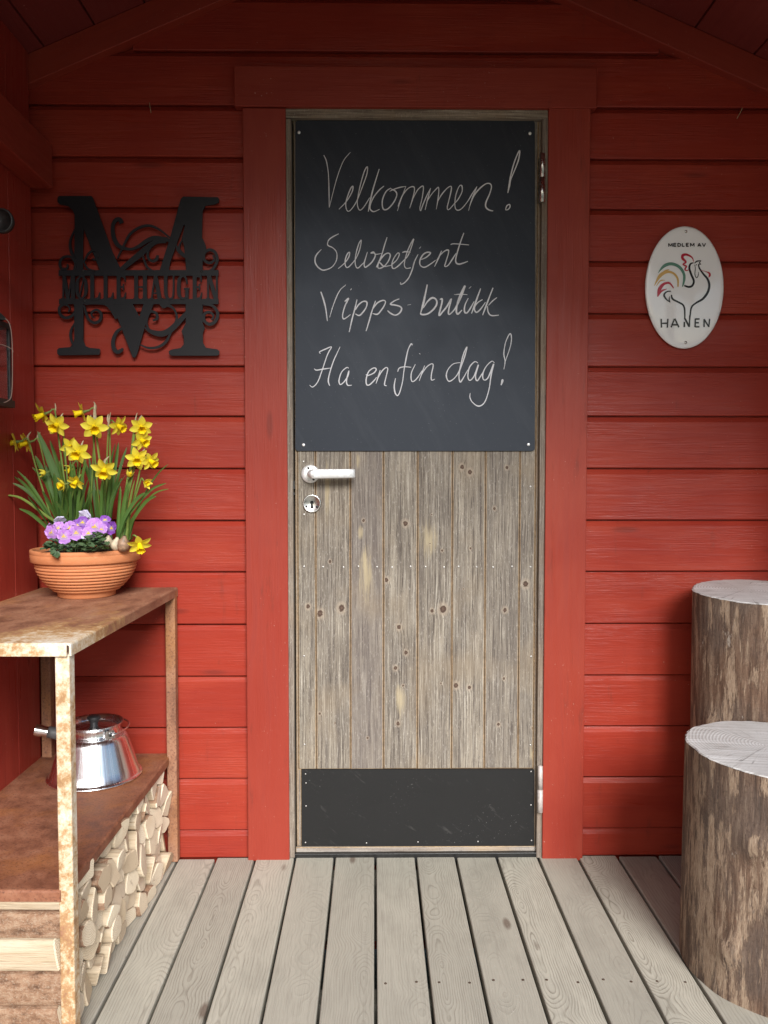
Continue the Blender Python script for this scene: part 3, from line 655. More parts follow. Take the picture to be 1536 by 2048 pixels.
mb = MB(); mb.box(XS - 0.1, XS - 0.001, YR + 0.15, YR + 0.25, -0.004, roof_z(XS) - 0.03, 'z', 0.4); mb.build('porch_post', M['red_trim'], hut, bevel=0.003)

# ============================================================ STEEL TABLE
M['rust_top'] = rust('rust_table_top_sheen', 0.20, 0.0, (1.0, 0.5, 1), (0.55, -1.15, 0.0, -0.28))  # cream towards the front edge paints sky sheen into the rust colour
M['rust_shelf'] = rust('rust_shelf', 0.0, 0.1, tint=(0.86, 0.72, 0.68))
M['rust_cream'] = rust('rust_cream_patches', 0.52, 0.0, (1, 1, 0.45))  # cream and rust-brown patches mixed by noise
M['rust_dark'] = rust('rust_leg', 0.0, 0.25, (1, 1, 0.5))
TX1, TX0 = -0.5345, -0.900
TYF, TYB = -0.735, -0.004
TZ = 0.7435
SZ = 0.290
table = thing('steel_table', (-0.72, -0.37, 0.0), 'rusty angular steel work table with lower shelf standing against the red wall', 'table')
def folded_sheet(mb, x0, x1, y0, y1, zt, lip, fr=0.005, slot=True):
    """sheet with lips folded down at front and right, corner left open by a saw slot"""
    t = 0.004
    def strip(prof, a, b, axis):
        n = len(prof); V = []
        for s in (a, b):
            for o, z in prof: V.append((s, y0 + o, z) if axis == 'x' else (x1 - o, s, z))
        Fc = [(i, i + 1, n + i + 1, n + i) for i in range(n - 1)] + [(n - 1, 0, n, 2 * n - 1), tuple(range(n)), tuple(range(2 * n - 1, n - 1, -1))]
        mb.add(V, Fc)
    # outer bend profile -> inner
    pr = []
    for i in range(7):
        a = R(90 * i / 6); pr.append((fr - fr * math.sin(a), zt - fr + fr * math.cos(a)))
    prof = [(0.03, zt)] + pr + [(0, zt - lip), (t, zt - lip), (t, zt - fr), (fr + 0.002, zt - t), (0.03, zt - t)]
    strip(prof, x0, x1 - 0.0075, 'x'); strip([(o, z + 0.0003) for o, z in prof], y0 + 0.0030, y1, 'y')
    mb.box(x0, x1 - 0.0298, y0 + 0.0298, y1, zt - t, zt - 0.0002)
mb = MB(); folded_sheet(mb, TX0, TX1, TYF, TYB, TZ, 0.0235); mb.build('table_top', M['rust_top'], table)
mb = MB(); folded_sheet(mb, TX0, TX1 - 0.020, TYF + 0.004, TYB - 0.004, SZ, 0.021); mb.build('shelf', M['rust_shelf'], table)
LW = 0.0265
for nm, x0, y0, mt in (('fr', TX1 - 0.0055 - LW, TYF + 0.0065, 'rust_cream'), ('br', TX1 - 0.0005 - LW * 0.98, TYB - 0.032, 'rust_dark'), ('fl', TX0 + 0.003, TYF + 0.0065, 'rust_dark'), ('bl', TX0 + 0.004, TYB - 0.034, 'rust_dark')):
    mb = MB(); mb.box(x0, x0 + LW, y0, y0 + LW, 0.0015, TZ - 0.0215 if nm == 'fr' else TZ - 0.0045)
    lg = mb.build('leg', M[mt], table, bevel=0.003, seg=3)
    if nm == 'fr': lg['label'] = 'front leg with cream and rusty patches'

# ============================================================ FIREWOOD
k = NB('split_wood'); ps = k.pos(); u, v, r = k.sep(k.attr())
fib = k.noise(k.scale(ps, (8, 170, 170)), 1.0, 4, 0.65); big = k.noise(k.scale(ps, (4, 30, 30)), 1.0, 4)
c = k.mix(k.mr(big, 0.35, 0.65), (0.60, 0.50, 0.37), (0.50, 0.395, 0.27)); c = k.mix(k.mr(fib, 0.5, 0.7, 0, 0.6), c, (0.36, 0.24, 0.13))
M['split'] = k.done(c, 0.8, 0, k.bump(k.m('ADD', fib, k.m('MULTIPLY', big, 1.2)), 0.9, 0.004), Specular_IOR_Level=0.2)
k = NB('end_grain'); ps = k.pos(); u, v, r = k.sep(k.attr())
rad = k.n('VectorMath', {0: k.comb(u, v, 0.0)}, out=1, operation='LENGTH')
wob = k.noise(ps, 30, 3); ring = k.m('SINE', k.m('MULTIPLY_ADD', wob, 9.0, k.m('MULTIPLY', rad, 1500.0)))
nz = k.noise(ps, 420, 3, 0.7); big = k.noise(ps, 16, 4)
saw = k.noise(k.n('VectorRotate', {'Vector': k.scale(ps, (0.2, 1, 1)), 'Angle': 0.5}, rotation_type='X_AXIS'), 1.0, 1)
c = k.mix(k.mr(big, 0.3, 0.7), (0.80, 0.69, 0.52), (0.71, 0.58, 0.41))
c = k.mix(k.m('MULTIPLY', k.mr(ring, 0.2, 1.0), 0.32), c, (0.48, 0.33, 0.19))
c = k.mix(k.m('MULTIPLY', r, 0.6), c, (0.86, 0.76, 0.60)); c = k.mix(k.m('MULTIPLY', k.mr(k.m('FRACT', k.m('MULTIPLY', r, 7.3)), 0.5, 1.0), 0.65), c, (0.46, 0.33, 0.20)); c = k.mix(k.mr(nz, 0.55, 0.75, 0, 0.5), c, (0.40, 0.28, 0.17))
chk = k.mr(k.noise(k.scale(ps, (60, 60, 60)), 1.0, 3, 0.7), 0.66, 0.72); c = k.mix(k.m('MULTIPLY', chk, 0.45), c, (0.22, 0.13, 0.08))
M['endgrain'] = k.done(c, 0.85, 0, k.bump(k.m('ADD', nz, k.m('MULTIPLY', ring, 0.2)), 0.6, 0.002), Specular_IOR_Level=0.15)
k = NB('log_bark'); ps = k.pos(); a = k.noise(k.scale(ps, (0.5, 1, 1)), 70, 5, 0.7); b = k.noise(ps, 260, 3, 0.7)
c = k.ramp(a, (0.3, (0.10, 0.055, 0.035)), (0.5, (0.27, 0.155, 0.095)), (0.7, (0.40, 0.27, 0.18)))
c = k.mix(k.mr(b, 0.5, 0.7, 0, 0.5), c, (0.45, 0.36, 0.27))
M['log_bark'] = k.done(c, 0.9, 0, k.bump(k.m('ADD', a, k.m('MULTIPLY', b, 0.5)), 0.8, 0.004), Specular_IOR_Level=0.15)

rl = random.Random(21)
WY0, WY1, WZ0, WZ1 = TYF + 0.008, TYB - 0.036, 0.001, SZ - 0.0065
seeds = []
nrow = 6; coln = 13
for j, z in enumerate((0.034, 0.100, 0.165, 0.226, 0.263)): seeds.append((WY0 + 0.030, z, 0, j))
WYA = WY0 + 0.058
for j in range(nrow):
    for i in range(1, coln):
        y = WYA + (WY1 - WYA) * (i - 0.5 + (0.25 if j % 2 else -0.2) + rl.uniform(-0.36, 0.36)) / (coln - 1)
        z = WZ0 + (WZ1 - WZ0) * (j + 0.5 + rl.uniform(-0.36, 0.36)) / nrow
        seeds.append((min(max(y, WYA + 0.012), WY1 - 0.012), min(max(z, WZ0 + 0.012), WZ1 - 0.012), i, j))
# the front face of the pile: split faces and round backs lie as in the photograph
def clip(poly, nx, ny, c):
    out = []
    for i in range(len(poly)):
        a, b = poly[i], poly[(i + 1) % len(poly)]
        da, db = a[0] * nx + a[1] * ny - c, b[0] * nx + b[1] * ny - c
        if da <= 0: out.append(a)
        if (da < 0) != (db < 0):
            t = da / (da - db); out.append((a[0] + (b[0] - a[0]) * t, a[1] + (b[1] - a[1]) * t))
    return out
def smooth_poly(poly, rad):
    out = []
    n = len(poly)
    for i in range(n):
        p, a, b = Vector(poly[i]), Vector(poly[i - 1]), Vector(poly[(i + 1) % n])
        la, lb = (a - p).length, (b - p).length
        d = min(rad, la * 0.45, lb * 0.45)
        if d < 1e-5: continue
        s, e = p + (a - p).normalized() * d, p + (b - p).normalized() * d
        for t in (0, 0.5, 1): 
            q = s * (1 - t) ** 2 + p * 2 * t * (1 - t) + e * t * t; out.append((q.x, q.y))
    return out
ROWN = ['bottom', 'second', 'third', 'fourth', 'fifth', 'top']
ORD = ['front', 'second', 'third', 'fourth', 'fifth', 'sixth', 'seventh', 'eighth', 'ninth', 'tenth', 'eleventh', 'twelfth', 'rearmost']
def make_log(poly, xe, x_start, barkside, label, rings_at, slope):
    n0 = poly
    cy, cz = sum(p[0] for p in n0) / len(n0), sum(p[1] for p in n0) / len(n0)
    sh_ = rl.uniform(0.955, 0.995)
    poly = [(cy + (y - cy) * sh_, cz + (z - cz) * sh_) for y, z in n0]
    poly = smooth_poly(poly, rl.choice([0.003, 0.006, 0.010, 0.018]))
    # add points for a slightly wavy outline
    q = []
    for i in range(len(poly)):
        a, b = poly[i], poly[(i + 1) % len(poly)]
        q.append(a)
        if math.hypot(a[0] - b[0], a[1] - b[1]) > 0.018:
            q.append(((a[0] + b[0]) / 2 + rl.uniform(-.002, .002), (a[1] + b[1]) / 2 + rl.uniform(-.002, .002)))
    poly = q; n = len(poly); mb = MB(); rnd = rl.random()
    sy, sz = slope
    xs = [xe - 0.0025, xe - 0.02, xe - 0.12, x_start]; V = []; gr = []
    for ki, x in enumerate(xs):
        for (y, z) in poly:
            s = 1.0 if ki else 1.0
            V.append((x + ((y - cy) * sy + (z - cz) * sz if ki < 2 else 0), y, z)); gr.append((y - rings_at[0], z - rings_at[1], rnd))
    ring = [(xe + (y - cy) * sy * 1.0 + (z - cz) * sz, cy + (y - cy) * 0.93, cz + (z - cz) * 0.93) for y, z in poly]
    o = len(V); V += ring; gr += [(y - rings_at[0], z - rings_at[1], rnd) for x, y, z in ring]
    V.append((xe + rl.uniform(-.0005, .001), cy, cz)); gr.append((cy - rings_at[0], cz - rings_at[1], rnd))
    endf = [(o + i, o + (i + 1) % n, len(V) - 1) for i in range(n)]
    rim = [(i, (i + 1) % n, o + (i + 1) % n, o + i) for i in range(n)]
    sides_b, sides_s = [], []
    for ki in range(len(xs) - 1):
        for i in range(n):
            a, b = poly[i], poly[(i + 1) % n]; mx, mz = (a[0] + b[0]) / 2 - cy, (a[1] + b[1]) / 2 - cz
            f = (ki * n + i, ki * n + (i + 1) % n, (ki + 1) * n + (i + 1) % n, (ki + 1) * n + i)
            ang = math.atan2(mz, mx)
            isb = barkside is not None and abs((ang - barkside + math.pi) % (2 * math.pi) - math.pi) < 1.1
            (sides_b if isb else sides_s).append(f)
    back = [tuple(range((len(xs) - 1) * n + n - 1, (len(xs) - 1) * n - 1, -1))]
    vv = V
    mb.v = [tuple(x) for x in V]; mb.g = gr
    rimb = [f for i, f in enumerate(rim) if barkside is not None and abs((math.atan2((poly[i][1] + poly[(i + 1) % n][1]) / 2 - cz, (poly[i][0] + poly[(i + 1) % n][0]) / 2 - cy) - barkside + math.pi) % (2 * math.pi) - math.pi) < 1.1]
    rim = [f for f in rim if f not in rimb]
    for fs, m in ((endf, 0), (rim, 0), (rimb, 2), (sides_s, 1), (back, 0), (sides_b, 2)):
        for f in fs: mb.f.append(list(f)); mb.m.append(m); mb.sm.append(False)
    ob = mb.build('firewood_log', [M['endgrain'], M['split'], M['log_bark']], None, (xe - 0.17, cy, 0.0 + min(p[1] for p in poly)))
    tag(ob, label, 'firewood', 'split firewood stacked under the rusty shelf')
    return ob
for idx, (y, z, i, j) in enumerate(seeds):
    poly = [(WY0, WZ0), (WY1, WZ0), (WY1, WZ1), (WY0, WZ1)]
    for k2, (y2, z2, _, _) in enumerate(seeds):
        if k2 == idx: continue
        nx, nz_ = y2 - y, (z2 - z); c = (y2 * y2 + z2 * z2 - y * y - z * z) / 2
        poly = clip(poly, nx, nz_, c)
        if len(poly) < 3: break
    if len(poly) < 3: continue
    ar = abs(sum(poly[a][0] * poly[(a + 1) % len(poly)][1] - poly[(a + 1) % len(poly)][0] * poly[a][1] for a in range(len(poly)))) / 2
    xe = TX1 - 0.020 + rl.uniform(-0.016, 0.010) - (0.012 if j == nrow - 1 else 0)
    front = i == 0
    bark = rl.uniform(-math.pi, math.pi) if rl.random() < 0.65 else None
    size = 'thick' if ar > 0.0028 else ('slim' if ar < 0.0017 else 'medium')
    lab = '%s split log, %s from the front in the %s row under the rusty shelf' % (size, ORD[i], ROWN[j])
    if i == 0:
        bark = math.pi if j in (0, 1, 3) else None
        lab = ('bark covered' if bark is not None else 'pale freshly split') + ' log at the front of the pile, %s, under the rusty shelf' % ['lowest', 'second from bottom', 'midway up', 'second from top', 'topmost'][j]
    make_log(poly, xe, -0.895 + rl.uniform(0, 0.01), bark, lab, (y + rl.uniform(-.05, .05), z + rl.uniform(-.05, .05)), (rl.uniform(-.25, .25), rl.uniform(-.25, .25)))

# the table stands a touch askew to the wall; its logs with it
_piv = Matrix.Translation((TX1 + 0.003, 0, 0)) @ Matrix.Rotation(R(-0.95), 4, 'Z') @ Matrix.Translation((-TX1, 0, 0))
for _o in [table] + [o for o in COL.objects if o.name.startswith('firewood_log')]:
    _o.location = _piv @ _o.location; _o.rotation_euler = (0, 0, R(-0.95))

# ============================================================ KETTLE
kc = Vector((P(190, 1560, -0.165).x, -0.165, SZ))
k = NB('kettle_steel'); rel = k.n('VectorMath', {0: k.pos(), 1: (kc.x, kc.y, 0)}, operation='SUBTRACT')
rxy = k.n('VectorMath', {0: k.scale(rel, (1, 1, 0))}, operation='NORMALIZE'); stv = k.noise(k.scale(rxy, (11, 11, 11)), 1.0, 4, 0.6)  # upright streaks put reflected light and dark into the steel colour
hz = k.noise(k.scale(k.pos(), (8, 8, 420)), 1.0, 2)
M['kettle'] = k.done(k.mix(k.mr(stv, 0.35, 0.65), (0.78, 0.78, 0.79), (0.94, 0.94, 0.94)), k.mr(stv, 0.3, 0.7, 0.17, 0.30), 1.0, k.bump(k.m('ADD', hz, k.m('MULTIPLY', stv, 6.0)), 0.10, 0.0007))
M['black_plastic'] = plain('black_plastic', (0.030, 0.030, 0.031), 0.45, 0, 0.2, 80)
M['grey_plastic'] = plain('grey_grip', (0.10, 0.10, 0.10), 0.5, 0, 0.2, 80)
kettle = thing('kettle', kc, 'shiny steel camping kettle with black lid knob on the lower rusty shelf', 'kettle')
mb = MB()
mb.lathe([(0.00002, 0.0015), (0.108, 0.0015), (0.113, 0.0), (0.1155, 0.0025), (0.1150, 0.0055), (0.1105, 0.0075), (0.1080, 0.010), (0.1015, 0.030), (0.0920, 0.060), (0.0830, 0.088), (0.0805, 0.095), (0.0775, 0.1015), (0.0730, 0.106), (0.0675, 0.1088), (0.0645, 0.1095), (0.0630, 0.1125), (0.0622, 0.120), (0.0640, 0.128), (0.0690, 0.1345), (0.0715, 0.1365), (0.0705, 0.1372), (0.066, 0.1335), (0.0605, 0.1275), (0.0585, 0.1235), (0.0583, 0.112)], kc, 72)
kb = mb.build('body', M['kettle'], kettle)
mb = MB(); mb.lathe([(0.0578, 0.1225), (0.0575, 0.1250), (0.050, 0.1262), (0.030, 0.1285), (0.012, 0.1300), (0.00002, 0.1300)], kc, 48); lid = mb.build('lid', M['kettle'], kettle)
mb = MB(); mb.lathe([(0.010, 0.1295), (0.0095, 0.134), (0.0125, 0.141), (0.0165, 0.1455), (0.0165, 0.149), (0.0130, 0.1515), (0.00002, 0.1520)], kc, 28); mb.build('knob', M['black_plastic'], lid)
# short spout pointing to the side wall
sd_ = Vector((-0.97, -0.22, 0)).normalized()
mb = MB(); spr = []; 
for i in range(9):
    t = i / 8; spr.append((kc + sd_ * (0.060 + 0.078 * t) + Vector((0, 0, 0.1085 + 0.014 * t + 0.004 * t * t)), 0.0155 - 0.0040 * t + (0.003 if i >= 7 else 0)))
mb.tube([p for p, r in spr], [r for p, r in spr], 20, 0, False); mb.build('spout', M['kettle'], kettle)
mb = MB(); mb.tube([spr[i][0] for i in (1, 2, 3, 4, 5)], [spr[i][1] + 0.0012 for i in (1, 2, 3, 4, 5)], 20); mb.build('spout_sleeve', M['grey_plastic'], kettle)
for ang in (-38, 142):
    a = R(ang); d = Vector((math.cos(a), math.sin(a), 0)); t_ = Vector((-d.y, d.x, 0))
    o = kc + d * 0.066 + Vector((0, 0, 0.113))
    mb = MB(); V = []
    out = [(-0.013, -0.007), (0.013, -0.007), (0.0145, 0.004), (0.010, 0.014), (-0.010, 0.014), (-0.0145, 0.004)]
    for dep in (0.0, 0.004): V += [o + t_ * x + Vector((0, 0, z)) + d * dep for x, z in out]
    mb.add(V, [tuple(range(6)), tuple(range(11, 5, -1))] + [(i, i + 6, (i + 1) % 6 + 6, (i + 1) % 6) for i in range(6)])
    lug = mb.build('handle_lug', M['kettle'], kettle, bevel=0.001)
    mb = MB(); mb.lathe([(0.0050, 0), (0.0045, 0.0012), (0.00002, 0.0012)], o + d * 0.0041 + Vector((0, 0, 0.0035)), 16, 0, tuple(d)); mb.build('rivet', M['dark_metal'], lug)
# bail handle folded down behind the collar
pts = []
a0, a1 = R(-38), R(142); d0 = Vector((math.cos(a0), math.sin(a0), 0)); nrm = Vector((math.cos(a0 + R(90)), math.sin(a0 + R(90)), 0))
for i in range(21):
    t = math.pi * i / 20
    pts.append(kc + d0 * (0.0755 * math.cos(t)) + nrm * (0.088 * math.sin(t)) + Vector((0, 0, 0.1175 + 0.004 * math.sin(t))))
mb = MB(); mb.tube(pts, 0.0022, 8); mb.build('bail_handle', M['kettle'], kettle)

# ============================================================ TREE STUMP STOOLS
def stump_mats(seed):
    k = NB('stump_bark'); ps = k.n('VectorMath', {0: k.pos(), 1: (seed * 3.1, seed * 1.7, seed * 2.3)}, operation='ADD')
    st = k.noise(k.scale(ps, (85, 85, 7)), 1.0, 6, 0.72); fine = k.noise(k.scale(ps, (420, 420, 60)), 1.0, 4, 0.75); fl = k.noise(ps, 170, 4, 0.75)
    pat = k.noise(k.scale(ps, (34, 34, 5.5)), 1.0, 6, 0.7, 0.2); p2 = k.noise(k.scale(ps, (24, 24, 13)), 1.0, 4, 0.65, 0.3); big = k.noise(ps, 5, 3); reg = k.noise(k.scale(ps, (9, 9, 4)), 1.0, 3)
    c = k.ramp(st, (0.30, (0.055, 0.032, 0.021)), (0.46, (0.120, 0.068, 0.044)), (0.56, (0.190, 0.116, 0.077)), (0.68, (0.33, 0.24, 0.165)))
    c = k.mix(k.mr(big, 0.45, 0.62, 0, 0.5), c, (0.105, 0.085, 0.073))
    c = k.mix(k.mr(fl, 0.52, 0.66, 0, 0.5), c, (0.045, 0.028, 0.021))
    m1 = k.mr(k.m('ADD', k.m('MULTIPLY_ADD', reg, 0.35, pat), k.m('MULTIPLY', k.m('SUBTRACT', fine, 0.5), 0.30)), 0.672, 0.715)
    c = k.mix(k.m('MULTIPLY', m1, 0.88), c, k.mix(k.mr(fine, 0.38, 0.62), (0.44, 0.33, 0.235), (0.25, 0.165, 0.11)))
    m2 = k.mr(k.m('ADD', p2, k.m('MULTIPLY', k.m('SUBTRACT', fl, 0.5), 0.2)), 0.66, 0.71); c = k.mix(k.m('MULTIPLY', m2, 0.8), c, (0.40, 0.345, 0.29))
    c = k.mix(k.mr(fine, 0.56, 0.70, 0, 0.5), c, (0.060, 0.037, 0.027))
    c = k.mix(k.mr(fine, 0.42, 0.30, 0, 0.35), c, (0.36, 0.30, 0.25))
    h = k.m('ADD', k.m('MULTIPLY', st, 1.2), k.m('ADD', k.m('MULTIPLY', fine, 0.7), k.m('ADD', k.m('MULTIPLY', fl, 0.4), k.m('MULTIPLY', m1, -0.6))))
    return k.done(c, 0.8, 0, k.bump(h, 0.65, 0.004), Specular_IOR_Level=0.25)
k = NB('stump_cut'); u, v, r = k.sep(k.attr()); ps = k.pos()
wob = k.noise(k.comb(u, v, r), 9, 3, 0.5); rad = k.n('VectorMath', {0: k.comb(u, v, 0.0)}, out=1, operation='LENGTH')
rad = k.m('MULTIPLY_ADD', wob, 0.020, rad)
ring = k.m('SINE', k.m('MULTIPLY', rad, 900.0))
saw = k.noise(k.comb(k.m('ADD', k.m('MULTIPLY', u, 20.0), k.m('MULTIPLY', v, 210.0)), k.m('MULTIPLY', u, 2.0), 0.0), 1.0, 3, 0.7)
big = k.noise(ps, 12, 4)
c = k.mix(k.mr(big, 0.3, 0.7), (0.62, 0.61, 0.60), (0.47, 0.45, 0.43)); c = k.mix(k.m('MULTIPLY', k.mr(ring, -0.2, 1.0), 0.55), c, (0.26, 0.235, 0.21))
c = k.mix(k.mr(saw, 0.48, 0.68, 0, 0.65), c, (0.84, 0.84, 0.84)); c = k.mix(k.mr(saw, 0.46, 0.32, 0, 0.45), c, (0.27, 0.25, 0.235)); c = k.mix(k.mr(k.noise(ps, 300, 2), 0.62, 0.75, 0, 0.6), c, (0.2, 0.16, 0.13))
ckn_ = k.noise(k.comb(k.m('MULTIPLY', k.m('ARCTAN2', v, u), 7.0), k.m('MULTIPLY', rad, 2.2), 0.0), 1.0, 2)
ck = k.m('MULTIPLY', k.mr(k.m('ABSOLUTE', k.m('SUBTRACT', ckn_, 0.5)), 0.012, 0.003), k.mr(k.noise(k.comb(u, v, 3.0), 9.0, 2), 0.48, 0.56))
c = k.mix(k.m('MULTIPLY', ck, 0.6), c, (0.06, 0.045, 0.035))
M['cut'] = k.done(c, 0.62, 0, k.bump(k.m('ADD', saw, k.m('MULTIPLY', ring, 0.3)), 0.4, 0.0015), Specular_IOR_Level=0.45)
def stump(cx, cy, r, h, tilt, label, seed, knots):
    t = thing('tree_stump', (cx, cy, 0), label, 'stump', 'tree stump stools')
    rr = random.Random(seed); n = 96; nzv = 44; ph = [rr.uniform(0, 6.28) for _ in range(6)]
    def rad(a, z):
        d = 1 + 0.018 * math.sin(2 * a + ph[0]) + 0.012 * math.sin(3 * a + ph[1] + z * 2) + 0.006 * math.sin(7 * a + ph[2] + 3 * z) + 0.004 * math.sin(13 * a + ph[3] - 5 * z)
        d += 0.012 * max(0, 1 - z / (h * 0.9)) ** 2
        for (ka, kz, ks, kh) in knots:
            da = ((a - ka + math.pi) % (2 * math.pi) - math.pi) * r; d += kh * math.exp(-(da * da + (z - kz) ** 2) / (ks * ks)) / r
        return r * d
    def top(x, y): return h + tilt[0] * (x - cx) + tilt[1] * (y - cy)
    V, gr = [], []
    for i in range(nzv + 1):
        f = i / nzv
        for kk in range(n):
            a = 2 * math.pi * kk / n; rd_ = rad(a, f * h); x, y = cx + rd_ * math.cos(a), cy + rd_ * math.sin(a)
            z = f * top(x, y)
            if i == nzv: z -= 0.0015
            V.append((x, y, z)); gr.append((a * r, z, 0.5))
    Fc = [(i * n + kk, i * n + (kk + 1) % n, (i + 1) * n + (kk + 1) % n, (i + 1) * n + kk) for i in range(nzv) for kk in range(n)]
    mb = MB(); mb.add(V, Fc, gr, 0, True); mb.build('bark', stump_mats(seed), t)
    mb = MB(); V, gr = [], []
    for fr, dz in ((1.001, -0.0018), (0.985, 0.0008), (0.8, 0.0012), (0.5, 0.0012), (0.25, 0.0012)):
        for kk in range(n):
            a = 2 * math.pi * kk / n; rd_ = rad(a, h) * fr + (rr.uniform(-.0028, .0014) if fr > 0.98 else 0); x, y = cx + rd_ * math.cos(a), cy + rd_ * math.sin(a)
            V.append((x, y, top(x, y) + dz)); gr.append((x - cx + 0.03, y - cy - 0.02, seed * 0.1))
    V.append((cx, cy, top(cx, cy) + 0.0012)); gr.append((0.03, -0.02, seed * 0.1))
    Fc = [(i * n + kk, i * n + (kk + 1) % n, (i + 1) * n + (kk + 1) % n, (i + 1) * n + kk) for i in range(4) for kk in range(n)] + [(4 * n + kk, 4 * n + (kk + 1) % n, 5 * n) for kk in range(n)]
    mb.add(V, Fc, gr); mb.build('cut_face', M['cut'], t)
stump(0.972, -0.172, 0.160, 0.7535, (0.0, 0.065), 'taller tree stump stool at the back, standing against the red wall', 3, [(R(205), 0.44, 0.022, 0.010), (R(262), 0.72, 0.016, 0.008)])
stump(0.868, -0.508, 0.197, 0.467, (-0.025, 0.012), 'shorter tree stump stool in front of the taller stump on the deck', 8, [(R(228), 0.33, 0.030, 0.012), (R(215), 0.10, 0.028, 0.010), (R(240), 0.21, 0.02, 0.008)])

# ============================================================ MONOGRAM SIGN
M['black_powder'] = plain('black_powder_coat', (0.009, 0.009, 0.011), 0.5, 0, 0.2, 90, Specular_IOR_Level=0.3)
SY = -0.0165
sg_o = P(277, 552, SY)
sign = thing('monogram_sign', sg_o, 'black cut metal monogram sign with letter M and MØLLE HAUGEN on red siding', 'sign')
def c1px(pts): return [(x / 3.072, 360 + y / 3.072) for x, y in pts]
sgk = [0]
def plate(mb, pts):
    sgk[0] += 1; y = SY - 0.00012 * (sgk[0] % 20)
    q = [P(px, py, y) for px, py in c1px(pts)]; mb.prism([(p.x, p.z) for p in q], y, SY + 0.0035)
mb = MB()
for pts in (
 [(360,97),(560,97),(572,112),(690,440),(740,545),(740,570),(618,570),(512,300),(508,570),(455,570),(458,215),(445,185),(415,160),(368,150),(352,135),(352,108)],
 [(1125,101),(1338,105),(1345,115),(1345,138),(1320,150),(1262,158),(1245,190),(1240,375),(1257,420),(1245,450),(1245,570),(1145,570),(1130,400),(1114,365),(1135,280),(1128,277),(1088,385),(1045,510),(1035,570),(975,570),(1045,350),(1110,115)],
 [(650,750),(808,750),(855,838),(885,750),(948,750),(890,900),(842,1070),(832,1088),(822,1092),(812,1086),(738,890),(700,800)],
 [(455,750),(512,750),(512,990),(525,1020),(555,1032),(612,1036),(615,1050),(610,1074),(362,1078),(350,1066),(350,1042),(362,1032),(430,1026),(450,1005),(455,970)],
 [(1140,750),(1245,750),(1245,880),(1258,910),(1245,945),(1247,1000),(1265,1030),(1335,1040),(1348,1052),(1346,1074),(1330,1080),(1055,1080),(1038,1070),(1036,1052),(1050,1042),(1108,1032),(1128,1010),(1128,965),(1114,930),(1140,880)]):
    plate(mb, pts)
mb.build('letter', M['black_powder'], sign, bevel=0.0006)
mb = MB()
plate(mb, [(360, 553), (1342, 553), (1342, 588), (360, 588)]); plate(mb, [(362, 730), (1342, 730), (1342, 762), (362, 762)])
def seg(mb, x0, y0, x1, y1, w):
    sgk[0] += 1; ribbon(mb, [(a / 3.072, 360 + b / 3.072, w / 3.072) for a, b in ((x0, y0), (x1, y1))], SY - 0.00012 * (sgk[0] % 20), 0.0035, 1)
def curv(mb, pts, w, sub=7):
    sgk[0] += 1; ribbon(mb, [(p[0] / 3.072, 360 + p[1] / 3.072, (p[2] if len(p) > 2 else w) / 3.072) for p in pts], SY - 0.00012 * (sgk[0] % 20), 0.0035, sub, 0, 3e-6)
T, Bt = 582, 736; TH, tn = 24, 11
def serif(x, y, w=34): seg(mb, x - w / 2, y, x + w / 2, y, 12)
# M
seg(mb, 388, T, 388, Bt, tn); seg(mb, 392, T, 418, Bt, 22); seg(mb, 442, T, 418, Bt, tn); seg(mb, 448, T, 448, Bt, TH); serif(446, Bt - 5); serif(388, Bt - 5, 26)
# Ø
for sgn in (-1, 1): curv(mb, [(500, T + 2, 9), (500 + sgn * 24, T + 35, 17), (500 + sgn * 27, 659, 22), (500 + sgn * 24, Bt - 35, 17), (500, Bt - 2, 9)], 15)
seg(mb, 484, Bt, 518, T, 8)
for x in (566, 648):      # L L
    seg(mb, x, T, x, Bt, TH); serif(x + 4, Bt - 5, 40); curv(mb, [(x + 20, Bt - 6, 14), (x + 40, Bt - 12, 16), (x + 46, 690, 5)], 10)
def E(x):
    seg(mb, x, T, x, Bt, TH); curv(mb, [(x + 8, T + 8, 12), (x + 34, T + 12, 14), (x + 42, 625, 5)], 10); curv(mb, [(x + 8, Bt - 8, 12), (x + 34, Bt - 12, 14), (x + 44, 690, 5)], 10)
    seg(mb, x, 657, x + 30, 657, 10); seg(mb, x + 29, 638, x + 29, 676, 9)
E(728)
seg(mb, 836, T, 836, Bt, TH); seg(mb, 890, T, 890, Bt, TH); seg(mb, 836, 657, 890, 657, 10); serif(836, Bt - 5, 36); serif(890, Bt - 5, 36)      # H
seg(mb, 952, T, 930, Bt, tn); seg(mb, 954, T, 982, Bt, 24); seg(mb, 938, 695, 972, 695, 9); serif(930, Bt - 5, 26); serif(984, Bt - 5, 34)   # A
curv(mb, [(1018, T, 22), (1018, 680, 22), (1026, 722, 18), (1046, Bt - 6, 12), (1062, 715, 11), (1066, 670, 10), (1066, T, 10)], 15)     # U
curv(mb, [(1150, 640, 8), (1140, 600, 14), (1120, T + 8, 14), (1102, 610, 20), (1098, 660, 23), (1102, 710, 20), (1122, Bt - 8, 14), (1146, 720, 12)], 16); seg(mb, 1148, 668, 1148, Bt, 20); serif(1146, 668, 34)  # G
E(1196)
seg(mb, 1278, T, 1278, Bt, tn); seg(mb, 1282, T, 1328, Bt, 24); seg(mb, 1332, T, 1332, Bt, tn); serif(1278, Bt - 5, 26)    # N
mb.build('name_lettering', M['black_powder'], sign)
mb = MB()
